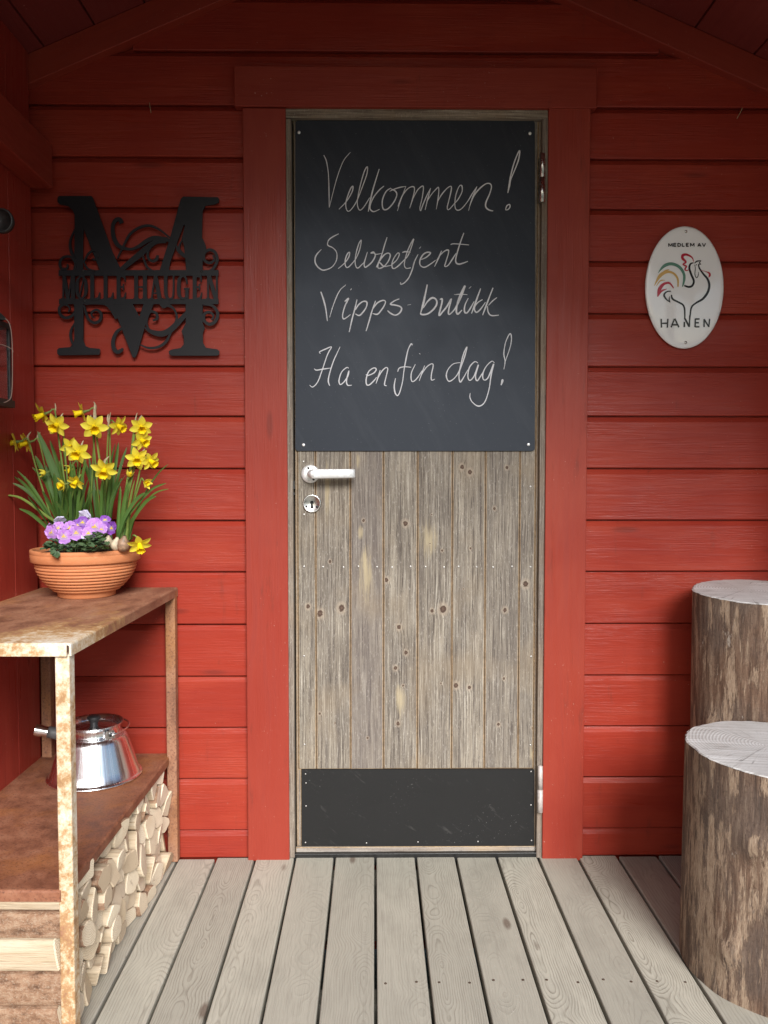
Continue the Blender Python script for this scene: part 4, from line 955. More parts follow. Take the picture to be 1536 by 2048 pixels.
for pts, w in (
 ([(747,265,26),(735,242,26),(712,245,24),(694,275,22),(692,320,24),(705,370,26),(735,408,24),(800,425,16),(850,408,20),(905,372,26),(960,355,26),(1045,372,22)], 20),
 ([(720,482,8),(760,400,13),(800,330,15),(860,290,16),(920,280,16),(980,305,13),(1045,355,9)], 13), ([(735,560,26),(800,503,34),(860,455,38),(920,403,32),(980,368,26),(1030,362,22)], 30),
 ([(1020,382,10),(960,387,13),(915,425,14),(908,472,15),(935,498,17),(962,486,20),(968,462,14)], 14), ([(872,440,10),(885,490,12),(905,535,14),(940,562,14)], 12),
 ([(455,555,16),(462,510,14),(432,472,15),(390,474,16),(368,505,16),(378,545,16),(412,540,12),(415,515,8)], 14), ([(460,300,8),(432,370,14),(434,430,18),(458,480,20)], 14),
 ([(515,500,10),(543,452,13),(578,430,14),(602,448,13),(592,485,13),(565,485,9)], 12), ([(508,490,8),(535,540,12),(580,560,12)], 11),
 ([(1245,565,10),(1300,552,16),(1333,500,18),(1322,445,18),(1285,428,18),(1254,452,17),(1256,492,17),(1288,510,16),(1316,490,12),(1308,462,8)], 16), ([(1240,360,10),(1256,420,20),(1244,470,12)], 15),
 ([(455,745,12),(462,800,14),(440,835,17),(400,846,18),(368,822,17),(366,782,17),(398,764,14),(428,785,10),(420,812,7)], 16), ([(458,880,8),(434,930,15),(438,985,15),(465,1030,9)], 13),
 ([(515,768,10),(530,822,15),(548,860,16),(582,877,18),(614,860,18),(620,820,17),(592,797,15),(562,815,12),(568,842,8),(585,846,5)], 16), ([(520,765,8),(560,758,14),(640,760,18),(680,785,26),(720,850,26)], 18),
 ([(775,905,14),(725,925,18),(697,975,22),(696,1025,24),(718,1056,24),(746,1045,20),(750,1032,10)], 20),
 ([(888,905,10),(930,932,26),(990,945,36),(1040,925,36),(1090,880,34),(1150,815,26)], 32), ([(862,1012,8),(910,1031,13),(970,1026,16),(1020,992,17),(1055,925,10)], 14),
 ([(938,862,12),(965,850,16),(958,818,17),(925,808,14),(904,845,14),(902,890,12),(925,930,10)], 14), ([(985,752,20),(1005,772,30),(1030,768,22),(1070,795,13),(1086,850,13),(1060,905,11)], 16),
 ([(1248,765,10),(1305,772,16),(1337,818,19),(1322,868,20),(1285,886,20),(1254,862,18),(1257,822,17),(1290,812,16),(1312,838,12),(1298,860,8)], 16), ([(1120,365,6),(1100,420,14),(1140,470,18),(1200,520,14)], 14), ([(1080,395,8),(1100,440,18),(1150,480,14)], 14)):
    mb = MB(); curv(mb, pts, w); mb.build('scroll', M['black_powder'], sign)
for x, y in ((510, 556), (1238, 560), (520, 743)):
    p = P(x / 3.072, 360 + y / 3.072, SY - 0.0024); mb = MB(); mb.lathe([(0.0032, 0), (0.0028, 0.001), (0.00002, 0.0014)], p, 12, 0, (0, -1, 0)); mb.build('screw', M['dark_metal'], sign)
for x, y in ((480, 570), (1195, 570), (480, 745), (1195, 745)):
    p = P(x / 3.072, 360 + y / 3.072, SY + 0.0036); mb = MB(); mb.lathe([(0.005, 0), (0.005, 0.0125)], p, 12, 0, (0, 1, 0)); mb.build('spacer', M['black_powder'], sign)

# ============================================================ OVAL ENAMEL SIGN
OY = -0.0125
def c6(x, y): return (1260 + x / 6.982, 430 + y / 6.982)
oc = P(*c6(766, 1012), OY)
oval = thing('oval_sign', oc, 'white oval enamel sign with a colourful rooster, MEDLEM AV and HANEN lettering', 'sign')
k = NB('white_enamel'); nz = k.noise(k.pos(), 8, 3)
M['enamel'] = k.done((0.92, 0.92, 0.93), 0.08, 0, None, Specular_IOR_Level=0.6)
a_, b_ = 541 / 6.982 / 741, 833 / 6.982 / 741
a_ *= 1.0; rot = R(1.0)
def dome(f): return OY - 0.0060 * (1 - f * f)
V, Fc = [], []; n = 80; fr = [0.0, 0.3, 0.55, 0.75, 0.9, 0.97, 1.0]
def ep(f, a, y):
    x, z = f * a_ * math.cos(a), f * b_ * math.sin(a); return (oc.x + x * math.cos(rot) - z * math.sin(rot), y, oc.z + x * math.sin(rot) + z * math.cos(rot))
for f in fr[1:]:
    for i in range(n): V.append(ep(f, 2 * math.pi * i / n, dome(f) + (0.0012 if f == 1.0 else 0)))
for i in range(n): V.append(ep(1.0, 2 * math.pi * i / n, OY + 0.006))
V.append(ep(0, 0, dome(0))); m_ = len(fr) - 1
Fc = [(i * n + j, i * n + (j + 1) % n, (i + 1) * n + (j + 1) % n, (i + 1) * n + j) for i in range(m_) for j in range(n)] + [(j, (j + 1) % n, len(V) - 1) for j in range(n)]
mb = MB(); mb.add(V, Fc, None, 0, True); mb.build('plate', M['enamel'], oval)
def onplate(mb, pts, w, extra=0.0, sub=7, mat=0):
    """flat stroke printed on the domed plate"""
    q = [(*c6(p[0], p[1]), (p[2] if len(p) > 2 else w) / 6.982 * 1.2) for p in pts]
    o = len(mb.v); ribbon(mb, q, OY - 0.008, 0, sub, mat, 0)
    for i in range(o, len(mb.v)):
        x, y, z = mb.v[i]; f = math.hypot((x - oc.x) / a_, (z - oc.z) / b_); mb.v[i] = (x, dome(min(f, 1)) - 0.0005 - extra - 1e-6 * i, z)
for nm, col in (('ink_black', (0.018, 0.017, 0.018)), ('ink_red', (0.50, 0.022, 0.050)), ('ink_green', (0.11, 0.26, 0.19)), ('ink_yellow', (0.66, 0.41, 0.12))):
    M[nm] = NB(nm).done(col, 0.25)
mb = MB(); EX = [0]
def st(pts, w, mat=0): EX[0] += 1; onplate(mb, pts, w, 1e-5 * EX[0], 7, mat)
st([(895,663,10),(850,680,20),(833,740,24),(860,830,24),(895,920,24),(872,985,24),(820,1002,24),(760,983,18)], 22)
st([(968,690,8),(975,740,18),(1030,820,22),(1090,890,26),(1115,980,28),(1090,1080,28),(1020,1170,26),(920,1230,20),(862,1290,20),(845,1400,18),(836,1500,16)], 22)
st([(582,1112,16),(600,1170,20),(680,1215,20),(740,1250,20),(766,1310,20),(771,1440,16)], 18); st([(768,1435,20),(835,1555,26)], 22); st([(838,1400,14),(838,1560,16)], 16); st([(766,1488,20),(766,1562,20)], 20)
st([(905,672,8),(940,643,16),(1000,632,6)], 12); st([(1000,632,6),(976,662,12),(1000,686,5)], 10); st([(1000,686,5),(965,685,12),(962,720,10)], 10); st([(918,700,6),(938,688,12)], 10)
st([(905,690,5),(916,740,8),(910,830,9),(935,875,9),(958,835,9),(962,792,4)], 8)
st([(575,1062,10),(520,1068,15),(482,1110,20),(505,1165,18),(565,1218,6)], 14); st([(565,1218,6),(552,1180,14),(558,1130,4)], 8)
for l in ([(445,1445,450,1568)], [(535,1445,530,1568)], [(448,1508,530,1508)], [(628,1445,582,1565)], [(632,1445,690,1565)], [(602,1530,672,1530)], [(918,1447,916,1562)], [(916,1450,978,1448)], [(916,1502,970,1501)], [(916,1558,978,1557)], [(1045,1560,1043,1450)], [(1043,1452,1112,1556)], [(1112,1560,1122,1445)]):
    x0, y0, x1, y1 = l[0]; st([(x0, y0), (x1, y1)], 17)
def word(s, x, y0, y1, w):
    G2 = {'M': ([(0,1),(0,0)], [(0,0),(.5,.8)], [(.5,.8),(1,0)], [(1,0),(1,1)]), 'E': ([(0,0),(0,1)], [(0,0.04),(.85,0.04)], [(0,.5),(.75,.5)], [(0,.96),(.85,.96)]), 'D': ([(0,0),(0,1)], [(0,.04),(.5,.06)], [(.5,.06),(.95,.35)], [(.95,.35),(.95,.65)], [(.95,.65),(.5,.95)], [(.5,.95),(0,.96)]),
          'L': ([(0,0),(0,1)], [(0,.96),(.85,.96)]), 'A': ([(0,1),(.5,0)], [(.5,0),(1,1)], [(.2,.68),(.8,.68)]), 'V': ([(0,0),(.5,1)], [(.5,1),(1,0)])}
    for ch, cw in s:
        if ch != ' ':
            for sgm in G2[ch]: st([(x + sgm[0][0] * cw, y0 + sgm[0][1] * (y1 - y0)), (x + sgm[1][0] * cw, y0 + sgm[1][1] * (y1 - y0))], w)
        x += cw + 19
word([('M', 50), ('E', 40), ('D', 42), ('L', 36), ('E', 40), ('M', 50), (' ', 14), ('A', 46), ('V', 46)], 548, 388, 436, 10.5)
mb.build('lettering', M['ink_black'], oval)
mb = MB()
st([(895,650,6),(870,590,16),(800,550,26),(745,558,32),(738,600,30),(775,640,24),(782,660,18),(745,688,16),(790,715,18),(770,755,16),(795,775,12),(830,757,4)], 20, 0)
st([(400,803,4),(480,710,34),(580,678,36),(690,722,34),(752,815,30),(758,905,28),(735,1000,10)], 30, 1)
st([(348,983,4),(425,845,38),(520,792,30),(610,812,24),(668,890,22),(672,1000,14)], 30, 2); st([(440,815,6),(500,775,18),(555,758,5)], 12, 2); st([(375,985,6),(430,915,14),(495,908,4)], 10, 2)
st([(390,1137,6),(420,1030,40),(480,958,30),(555,950,22),(612,1020,10)], 30, 0); st([(395,1135,8),(445,1060,22),(520,1030,4)], 14, 0)
st([(990,770,4),(1060,785,6),(1112,808,20),(1120,838,24),(1103,868,6)], 12, 0)
mb.build('rooster_emblem', [M['ink_red'], M['ink_green'], M['ink_yellow']], oval)
for x, y in ((780, 232), (776, 1782)):
    p = P(*c6(x, y), OY - 0.0012); mb = MB(); mb.lathe([(0.0042, 0), (0.0040, 0.0012), (0.003, 0.0022), (0.00002, 0.0026)], p, 16, 0, (0, -1, 0)); mb.build('screw', M['steel'], oval)

# ============================================================ LANTERN AND ROUND LAMP ON THE SIDE WALL
M['lantern_metal'] = plain('lantern_black_metal', (0.018, 0.017, 0.016), 0.5, 0.3, 0.3, 70)
k = NB('lantern_glass'); k.b.inputs['Transmission Weight'].default_value = 1.0; M['lglass'] = k.done((0.8, 0.82, 0.84), 0.05, 0.0, None, IOR=1.45)
LYc = -0.43
lr, lt, lb = P(2, 720, LYc), P(0, 640, LYc), P(0, 812, LYc)
lw = 0.105; lx1 = lr.x; lx0 = max(lx1 - lw, XS + 0.004); lc = ((lx0 + lx1) / 2, LYc, lb.z)
lan = thing('lantern', lc, 'black metal lantern with glass panes and wire handle hung on the left side wall', 'lantern')
mb = MB(); y0, y1 = LYc - 0.05, LYc + 0.05; zt2 = lt.z; zb2 = lb.z
mb.box(lx0 - 0.001, lx1 + 0.004, y0 - 0.004, y1 + 0.004, zb2, zb2 + 0.016); mb.box(lx0, lx1, y0, y1, zt2 - 0.012, zt2)
for x in (lx0, lx1 - 0.008):
    for y in (y0, y1 - 0.008): mb.box(x, x + 0.008, y, y + 0.008, zb2 + 0.016, zt2 - 0.012)
cx_, cy_ = lc[0], LYc
mb.lathe([(0.058, zt2), (0.060, zt2 + 0.004), (0.020, zt2 + 0.042), (0.018, zt2 + 0.06), (0.00002, zt2 + 0.066)], (cx_, cy_, 0), 4, 0, None, False)
lf = mb.build('frame', M['lantern_metal'], lan)
for (x0, x1, ya, yb) in ((lx0 + 0.006, lx1 - 0.006, y0 + 0.003, y0 + 0.005), (lx0 + 0.006, lx1 - 0.006, y1 - 0.005, y1 - 0.003), (lx1 - 0.005, lx1 - 0.003, y0 + 0.006, y1 - 0.006)):
    mb = MB(); mb.box(x0, x1, ya, yb, zb2 + 0.0165, zt2 - 0.0125); mb.build('glass_pane', M['lglass'], lan)
mb = MB(); mb.lathe([(0.022, zb2 + 0.0165), (0.022, zb2 + 0.075), (0.018, zb2 + 0.078), (0.00002, zb2 + 0.076)], (cx_, cy_, 0), 20); mb.build('candle', plain('candle_wax', (0.7, 0.66, 0.55), 0.5), lan)
mb = MB(); wp = [P(a, b, LYc) for a, b in ((-8, 634), (8, 636), (19, 648), (24, 680), (25, 740), (23, 790), (14, 803), (0, 806))]
mb.tube(catmull([tuple(p) for p in wp], 5), 0.0012, 6); mb.tube(catmull([tuple(P(a, b, LYc)) for a, b in ((-8, 688), (6, 690), (20, 696), (26, 702), (24, 708))], 4), 0.0009, 6)
mb.build('wire_handle', plain('rusty_wire', (0.16, 0.10, 0.08), 0.6, 0.5), lan)
pc = P(0, 440, -0.40)
lamp = thing('wall_lamp', pc, 'small round black lamp fixed to the left side wall above the lantern', 'lamp')
mb = MB(); mb.lathe([(0.00002, 0.024), (0.012, 0.022), (0.025, 0.016), (0.0275, 0.006), (0.026, 0.0), (0.023, 0.0), (0.022, 0.004), (0.00002, 0.006)], pc, 32, 0, (0, 1, 0)); mb.build('housing', M['lantern_metal'], lamp)
mb = MB(); mb.tube([pc + Vector((0, 0.015, 0)), Vector((XS + 0.0005, pc.y + 0.015, pc.z))] if pc.x - 0.02 > XS else [pc + Vector((0, 0.05, 0)), pc + Vector((0, 0.08, 0)), Vector((XS + 0.001, pc.y + 0.09, pc.z))], 0.008, 12); mb.build('bracket', M['lantern_metal'], lamp)

# ============================================================ TERRACOTTA BOWL
k = NB('terracotta'); ps = k.pos(); a = k.noise(ps, 14, 4); b = k.noise(k.scale(ps, (1, 1, 5)), 60, 4, 0.7); fl = k.noise(ps, 300, 2)
c = k.mix(k.mr(a, 0.3, 0.7), (0.60, 0.235, 0.100), (0.53, 0.19, 0.078)); c = k.mix(k.mr(b, 0.5, 0.75, 0, 0.4), c, (0.62, 0.31, 0.18)); c = k.mix(k.mr(fl, 0.68, 0.75, 0, 0.5), c, (0.36, 0.13, 0.06))
M['terracotta'] = k.done(c, 0.75, 0, k.bump(fl, 0.15, 0.001), Specular_IOR_Level=0.25)
M['soil'] = plain('potting_soil', (0.055, 0.030, 0.020), 0.95, 0, 0.6, 140, 1.0)
PB = Vector((P(174, 1190, -0.148).x, -0.148, TZ))
BS = 0.935   # bowl scale
bowl = thing('terracotta_bowl', PB, 'ribbed terracotta planting bowl of spring flowers on the rusty table', 'plant pot')
prof = [(0.00002, 0.0), (0.070, 0.0), (0.0735, 0.002), (0.0745, 0.012), (0.0775, 0.0145)]
N_R = 9
for i in range(N_R):
    z = 0.016 + i * 0.0079; rb = 0.080 + 0.0495 * math.sin(R(90) * ((i + 0.5) / N_R)) ** 0.85
    prof += [(rb - 0.0012, z), (rb + 0.0008, z + 0.0022), (rb + 0.0012, z + 0.0040), (rb + 0.0004, z + 0.0062), (rb - 0.0012, z + 0.0074)]
prof += [(0.1300, 0.0875), (0.1325, 0.0890), (0.1375, 0.0895), (0.1392, 0.0910), (0.1400, 0.1085), (0.1396, 0.1092), (0.1402, 0.1100), (0.1405, 0.1175), (0.1390, 0.1195), (0.1350, 0.1200), (0.1315, 0.1185), (0.1300, 0.112), (0.1285, 0.095)]
prof = [(r_ * BS if r_ > 0.001 else r_, z) for r_, z in prof]
mb = MB(); mb.lathe(prof, PB, 96); bb = mb.build('bowl', M['terracotta'], bowl)
mb = MB(); V = []; n = 40
for i in range(9):
    for j in range(n):
        r_ = 0.1288 * BS * (1 - i / 8.0); a = 2 * math.pi * j / n
        V.append((PB.x + r_ * math.cos(a), PB.y + r_ * math.sin(a), PB.z + 0.108 + 0.007 * (1 - (r_ / 0.129) ** 2) + random.uniform(-0.002, 0.002)))
mb.add(V, [(i * n + j, i * n + (j + 1) % n, (i + 1) * n + (j + 1) % n, (i + 1) * n + j) for i in range(8) for j in range(n)]); mb.build('soil', M['soil'], bowl)

# ============================================================ DAFFODILS
def leafmat(name, c1, c2, tip):
    k = NB(name); u, v, r = k.sep(k.attr()); st_ = k.noise(k.comb(k.m('MULTIPLY', u, 900.0), k.m('MULTIPLY', v, 12.0), k.m('MULTIPLY', r, 40.0)), 1.0, 3, 0.6)
    c = k.mix(k.mr(st_, 0.35, 0.65), c1, c2); c = k.mix(k.m('MULTIPLY', r, 0.55), c, (c1[0] * 1.5, c1[1] * 1.35, c1[2] * 1.2))
    c = k.mix(k.mr(v, 0.93, 1.0, 0, 0.6), c, tip); c = k.mix(k.mr(v, 0.16, 0.0, 0.0, 0.7), c, (0.28, 0.36, 0.12))
    k.set(k.b.inputs['Subsurface Weight'], 0.0)
    sh = k.done(c, 0.48, 0, k.bump(st_, 0.2, 0.0005), Specular_IOR_Level=0.35)
    # thin leaf lets some light through
    t = k.t; out = [n_ for n_ in t.nodes if n_.type == 'OUTPUT_MATERIAL'][0]
    tr_ = t.nodes.new('ShaderNodeBsdfTranslucent'); mx = t.nodes.new('ShaderNodeMixShader'); mx.inputs[0].default_value = 0.3
    k.set(tr_.inputs[0], c); t.links.new(k.b.outputs[0], mx.inputs[1]); t.links.new(tr_.outputs[0], mx.inputs[2]); t.links.new(mx.outputs[0], out.inputs[0]); return sh
M['leaf'] = leafmat('daffodil_leaf', (0.105, 0.205, 0.045), (0.070, 0.150, 0.038), (0.30, 0.22, 0.12))
M['leaf_blue'] = leafmat('daffodil_leaf_broad', (0.13, 0.225, 0.085), (0.09, 0.175, 0.065), (0.28, 0.22, 0.14))
M['stem'] = leafmat('daffodil_stem', (0.21, 0.30, 0.070), (0.16, 0.24, 0.055), (0.18, 0.22, 0.07))
M['spathe'] = plain('papery_spathe', (0.36, 0.30, 0.19), 0.7, 0, 0.3, 160)
def petalmat(name, c1, c2, tl):
    k = NB(name); u, v, r = k.sep(k.attr()); st_ = k.noise(k.comb(k.m('MULTIPLY', u, 700.0), k.m('MULTIPLY', v, 4.0), k.m('MULTIPLY', r, 30.0)), 1.0, 3)
    c = k.mix(k.mr(v, 0.1, 0.9), c2, c1); c = k.mix(k.mr(st_, 0.5, 0.75, 0, 0.35), c, c2); c = k.mix(k.m('MULTIPLY', r, 0.18), c, c2)
    sh = k.done(c, 0.55, 0, k.bump(st_, 0.15, 0.0005), Specular_IOR_Level=0.25)
    t = k.t; out = [n_ for n_ in t.nodes if n_.type == 'OUTPUT_MATERIAL'][0]
    tr_ = t.nodes.new('ShaderNodeBsdfTranslucent'); mx = t.nodes.new('ShaderNodeMixShader'); mx.inputs[0].default_value = tl
    k.set(tr_.inputs[0], c); t.links.new(k.b.outputs[0], mx.inputs[1]); t.links.new(tr_.outputs[0], mx.inputs[2]); t.links.new(mx.outputs[0], out.inputs[0]); return sh
M['petal'] = petalmat('daffodil_petal', (0.93, 0.85, 0.11), (0.92, 0.78, 0.05), 0.35)
M['trumpet'] = petalmat('daffodil_trumpet', (0.97, 0.80, 0.012), (0.95, 0.70, 0.008), 0.25)

rf = random.Random(11)
def frame_from(d):
    d = Vector(d).normalized(); up = Vector((0, 0, 1)) if abs(d.z) < 0.92 else Vector((1, 0, 0))
    a = up.cross(d).normalized(); b = d.cross(a); return d, a, b
def flower(parent, c, d, s=0.028, twist=None, closed=0.0):
    """six pointed petals and a frilled trumpet; c = where the petals meet, d = facing"""
    d, a, b = frame_from(d); tw = rf.uniform(0, 1.05) if twist is None else twist
    mb = MB()
    for i in range(6):
        th = tw + i * math.pi / 3 + rf.uniform(-.08, .08); e = a * math.cos(th) + b * math.sin(th); t_ = d.cross(e)
        L = s * rf.uniform(0.92, 1.08); W = s * rf.uniform(0.29, 0.36); back = rf.uniform(-0.10, 0.30) + closed * 1.2; tws = rf.uniform(-.5, .5); layer = 0.0006 if i % 2 else -0.0004
        nu, nv = 4, 8; V, gr = [], []; rn = rf.random()
        for j in range(nv + 1):
            v = j / nv; w = W * (math.sin(math.pi * min(1, v * 0.93 + 0.07) ** 0.85)) ** 0.75
            if j == nv: w = 0.0003
            for q in range(nu + 1):
                u = (q / nu - 0.5) * 2
                lift = d * (back * L * v * v * 0.5 + 0.10 * s * (u * u) * math.sin(math.pi * v) + layer)
                V.append(c + e * (0.15 * s + L * v * (1 - 0.10 * abs(back))) + t_ * (u * w) + d * (tws * u * w * v * 0.6) + lift); gr.append((u * w, v, rn))
        mb.add(V, [(j * (nu + 1) + q, j * (nu + 1) + q + 1, (j + 1) * (nu + 1) + q + 1, (j + 1) * (nu + 1) + q) for j in range(nv) for q in range(nu)], gr, 0, True)
    # short tube joining the petals behind
    fl = mb.v; mb.lathe([(0.20 * s, -0.02 * s), (0.15 * s, -0.18 * s), (0.10 * s, -0.42 * s), (0.12 * s, -0.5 * s), (0.10 * s, -0.62 * s), (0.0002, -0.66 * s)], c, 12, 1, tuple(d))
    fo = mb.build('flower', [M['petal'], M['stem']], parent)
    mb = MB(); V, gr = [], []; n = 36; pr = [(0.17, 0.0), (0.20, 0.12), (0.235, 0.35), (0.26, 0.55), (0.30, 0.72), (0.36, 0.82), (0.385, 0.84), (0.345, 0.79), (0.27, 0.68), (0.225, 0.5), (0.20, 0.3), (0.16, 0.10), (0.02, 0.03)]
    ph = rf.uniform(0, 6)
    for i, (r_, h) in enumerate(pr):
        fr_ = 1.0 if 4 <= i <= 8 else 0.0
        for j in range(n):
            th = 2 * math.pi * j / n; rr = r_ * s * (1 + fr_ * 0.09 * math.sin(6 * th + ph) + fr_ * 0.05 * math.sin(13 * th)); hh = h * s * (1 + fr_ * 0.05 * math.sin(11 * th + ph))
            V.append(c + d * hh + (a * math.cos(th) + b * math.sin(th)) * rr); gr.append((th * 0.003, 0.9 - h if i < 6 else 0.1 + h * 0.3, ph / 6))
    mb.add(V, [(i * n + j, i * n + (j + 1) % n, (i + 1) * n + (j + 1) % n, (i + 1) * n + j) for i in range(len(pr) - 1) for j in range(n)], gr, 0, True)
    mb.build('trumpet', M['trumpet'], fo)
    return fo
def blade(parent, pts, w, mat, name='leaf', fold=0.25, tip=0.12):
    """strap leaf along 3-D points with a shallow channel; w = full width"""
    s = [Vector(p) for p in catmull([tuple(p) for p in pts], 7)]; n = len(s); V, gr = [], []; rn = rf.random(); side = None
    view = Vector((0.1, -1, 0.25))
    ang = rf.uniform(-0.9, 0.9)
    for i, p in enumerate(s):
        t = (s[min(i + 1, n - 1)] - s[max(i - 1, 0)]).normalized(); v = i / (n - 1)
        sd0 = t.cross(view)
        sd0 = sd0.normalized() if sd0.length > 1e-4 else t.orthogonal()
        nn = sd0.cross(t).normalized(); sd = sd0 * math.cos(ang) + nn * math.sin(ang); nn = sd.cross(t).normalized()
        ww = w * (0.62 + 0.38 * min(1, v / 0.3)) * (min(1, (1 - v) / tip) ** 0.6 if v > 1 - tip else 1) + 0.0003
        for u in (-1, -0.45, 0, 0.45, 1):
            V.append(p + sd * (u * ww / 2) + nn * (fold * ww * (u * u) * 0.5)); gr.append((u * ww, v, rn))
    mb = MB(); mb.add(V, [(i * 5 + q, i * 5 + q + 1, (i + 1) * 5 + q + 1, (i + 1) * 5 + q) for i in range(n - 1) for q in range(4)], gr, 0, True)
    return mb.build(name, M[mat], parent)
ZS = TZ + 0.113
ROOTS = [Vector((PB.x + dx, PB.y + dy, ZS)) for dx, dy in ((-0.075, 0.035), (-0.05, 0.065), (-0.015, 0.05), (0.02, 0.06), (0.045, 0.035), (-0.035, 0.02), (0.083, -0.005), (0.090, 0.010), (0.078, 0.015))]
def root_for(px):
    if px > 245: return ROOTS[6 + rf.randrange(3)]
    best = min(ROOTS[:6], key=lambda r_: abs((r_.x - P(px, 1000, -0.12).x) * 0.7 + rf.uniform(-.025, .025))); return best
# flower px, depth offset, facing, size, root px, label
DAFF = [
 ((87, 829), -0.02, (-0.75, -0.55, -0.45), 0.029, 150, 'daffodil at upper left with its trumpet nodding down to the left', 0.05),
 ((114, 849), -0.03, (-0.10, -0.85, -0.42), 0.031, 148, 'wide open daffodil at upper left with a leaf sheath crossing its face', -0.1),
 ((32, 884), -0.02, (-0.95, -0.25, -0.22), 0.027, 95, 'leftmost daffodil seen side on, trumpet pointing left over the side wall', 0.15),
 ((55, 885), 0.00, (-0.75, -0.60, -0.30), 0.027, 98, 'daffodil crowded just behind the leftmost bloom', 0.2),
 ((139, 893), 0.01, (0.70, -0.60, -0.20), 0.025, 145, 'small daffodil turned right beside the star shaped middle bloom', 0.1),
 ((156, 904), -0.05, (0.02, -0.88, -0.42), 0.030, 150, 'star shaped daffodil facing forward in the middle of the clump', -0.1),
 ((142, 934), 0.02, (-0.5, -0.3, -0.75), 0.021, 140, 'half hidden drooping daffodil among leaves under the middle bloom', 0.7),
 ((91, 945), -0.02, (-0.85, -0.4, -0.15), 0.013, 105, 'unopened yellow daffodil bud low on the left side', 1.9),
 ((128, 969), -0.07, (-0.75, -0.6, -0.25), 0.020, 125, 'small half open daffodil low in the leaves, trumpet to the left', 0.8),
 ((153, 962), -0.07, (-0.25, -0.7, -0.65), 0.022, 150, 'small daffodil hanging its head low in the middle leaves', 0.4),
 ((166, 824), -0.02, (-0.88, -0.40, -0.30), 0.027, 178, 'topmost daffodil of the bowl in profile facing left', 0.0),
 ((188, 853), -0.04, (0.38, -0.82, -0.45), 0.031, 186, 'large upper daffodil facing right of the camera beneath the topmost bloom', -0.15),
 ((236, 851), -0.01, (0.78, -0.42, -0.46), 0.027, 205, 'solitary upper daffodil in profile nodding right by a tall sheath', 0.05),
 ((282, 853), -0.02, (0.35, -0.80, -0.48), 0.028, 255, 'upper one of the paired daffodils at top right', 0.0),
 ((283, 880), -0.02, (0.72, -0.55, -0.42), 0.027, 255, 'lower one of the paired daffodils at top right', 0.1),
 ((274, 916), -0.04, (0.25, -0.85, -0.46), 0.029, 258, 'star shaped daffodil facing forward on the right side', -0.05),
 ((300, 921), -0.04, (0.75, -0.45, -0.48), 0.026, 260, 'rightmost standing daffodil turned away to the right', 0.1),
 ((209, 939), -0.07, (0.10, -0.80, -0.60), 0.031, 205, 'broad daffodil low in the centre facing down towards the camera', -0.1),
 ((291, 964), -0.04, (0.70, -0.60, -0.35), 0.015, 262, 'small unopened daffodil at right above arching leaves', 1.6),
 ((258, 953), -0.02, (0.3, -0.3, 0.9), 0.013, 256, 'thin furled daffodil bud standing upright at right', 1.9),
 ((279, 1088), -0.09, (0.30, -0.62, -0.72), 0.029, 250, 'fallen daffodil drooping over the right rim of the terracotta bowl', 0.05),
]
plants = []
for (px, py), dy, face, s, rpx, label, closed in DAFF:
    s *= 0.95
    c = P(px, py, PB.y + dy); d = Vector(face).normalized(); r0 = root_for(rpx) + Vector((rf.uniform(-.008, .008), rf.uniform(-.008, .008), 0))
    t = thing('daffodil', r0, label, 'daffodil', 'daffodils growing in the terracotta bowl'); plants.append((t, r0))
    back = c - d * (0.62 * s)
    if py > 1050:
        pts = [r0, r0 + Vector((0.003, -0.008, 0.018)), r0.lerp(back, 0.45) + Vector((0, 0, 0.016)), back + Vector((-0.012, 0.002, 0.008)), back]
    else:
        nk = back + Vector((-d.x * 0.008, -d.y * 0.006, 0.006)); nk2 = nk + Vector((-d.x * 0.007, -d.y * 0.006, -0.010))
        pts = [r0, r0.lerp(nk2, 0.35) + Vector((0, 0, 0.01)), r0.lerp(nk2, 0.75), nk2, nk, back]
    sp = catmull([tuple(p) for p in pts], 6)
    mb = MB(); mb.tube(sp, [0.0026 - 0.0009 * i / len(sp) for i in range(len(sp))], 8)
    for i in range(len(mb.g)): mb.g[i] = (0.0, (i // 8) / len(sp) * 0.9, (px % 7) / 10)
    mb.build('stem', M['stem'], t)
    flower(t, c, d, s, None, closed)
    if s > 0.022 and py < 1000:
        b0 = Vector(pts[-3]); blade(t, [b0, b0 + Vector((rf.uniform(-.004, .004), -0.002, 0.014)), b0 + Vector((rf.uniform(-.004, .008), -0.002, 0.026))], 0.006, 'spathe', 'spathe', 0.5, 0.6)
# tall sheathed shoots
for px0, py0, rpx in ((188, 811, 190), (220, 829, 205), (273, 830, 250)):
    tp = P(px0, py0, PB.y - 0.02); r0 = root_for(rpx); t = min(plants, key=lambda q: (q[1] - r0).length)[0]
    blade(t, [r0, r0.lerp(tp, 0.4) + Vector((0.004, 0, 0)), r0.lerp(tp, 0.75), tp], 0.0062, 'stem', 'sheath', 0.6, 0.12)
    e = r0.lerp(tp, 0.86); blade(t, [e + Vector((0, -0.002, 0)), e.lerp(tp, 0.55) + Vector((0.001, -0.003, 0)), tp + Vector((0.003, -0.002, 0.006))], 0.0085, 'spathe', 'spathe', 0.6, 0.6)
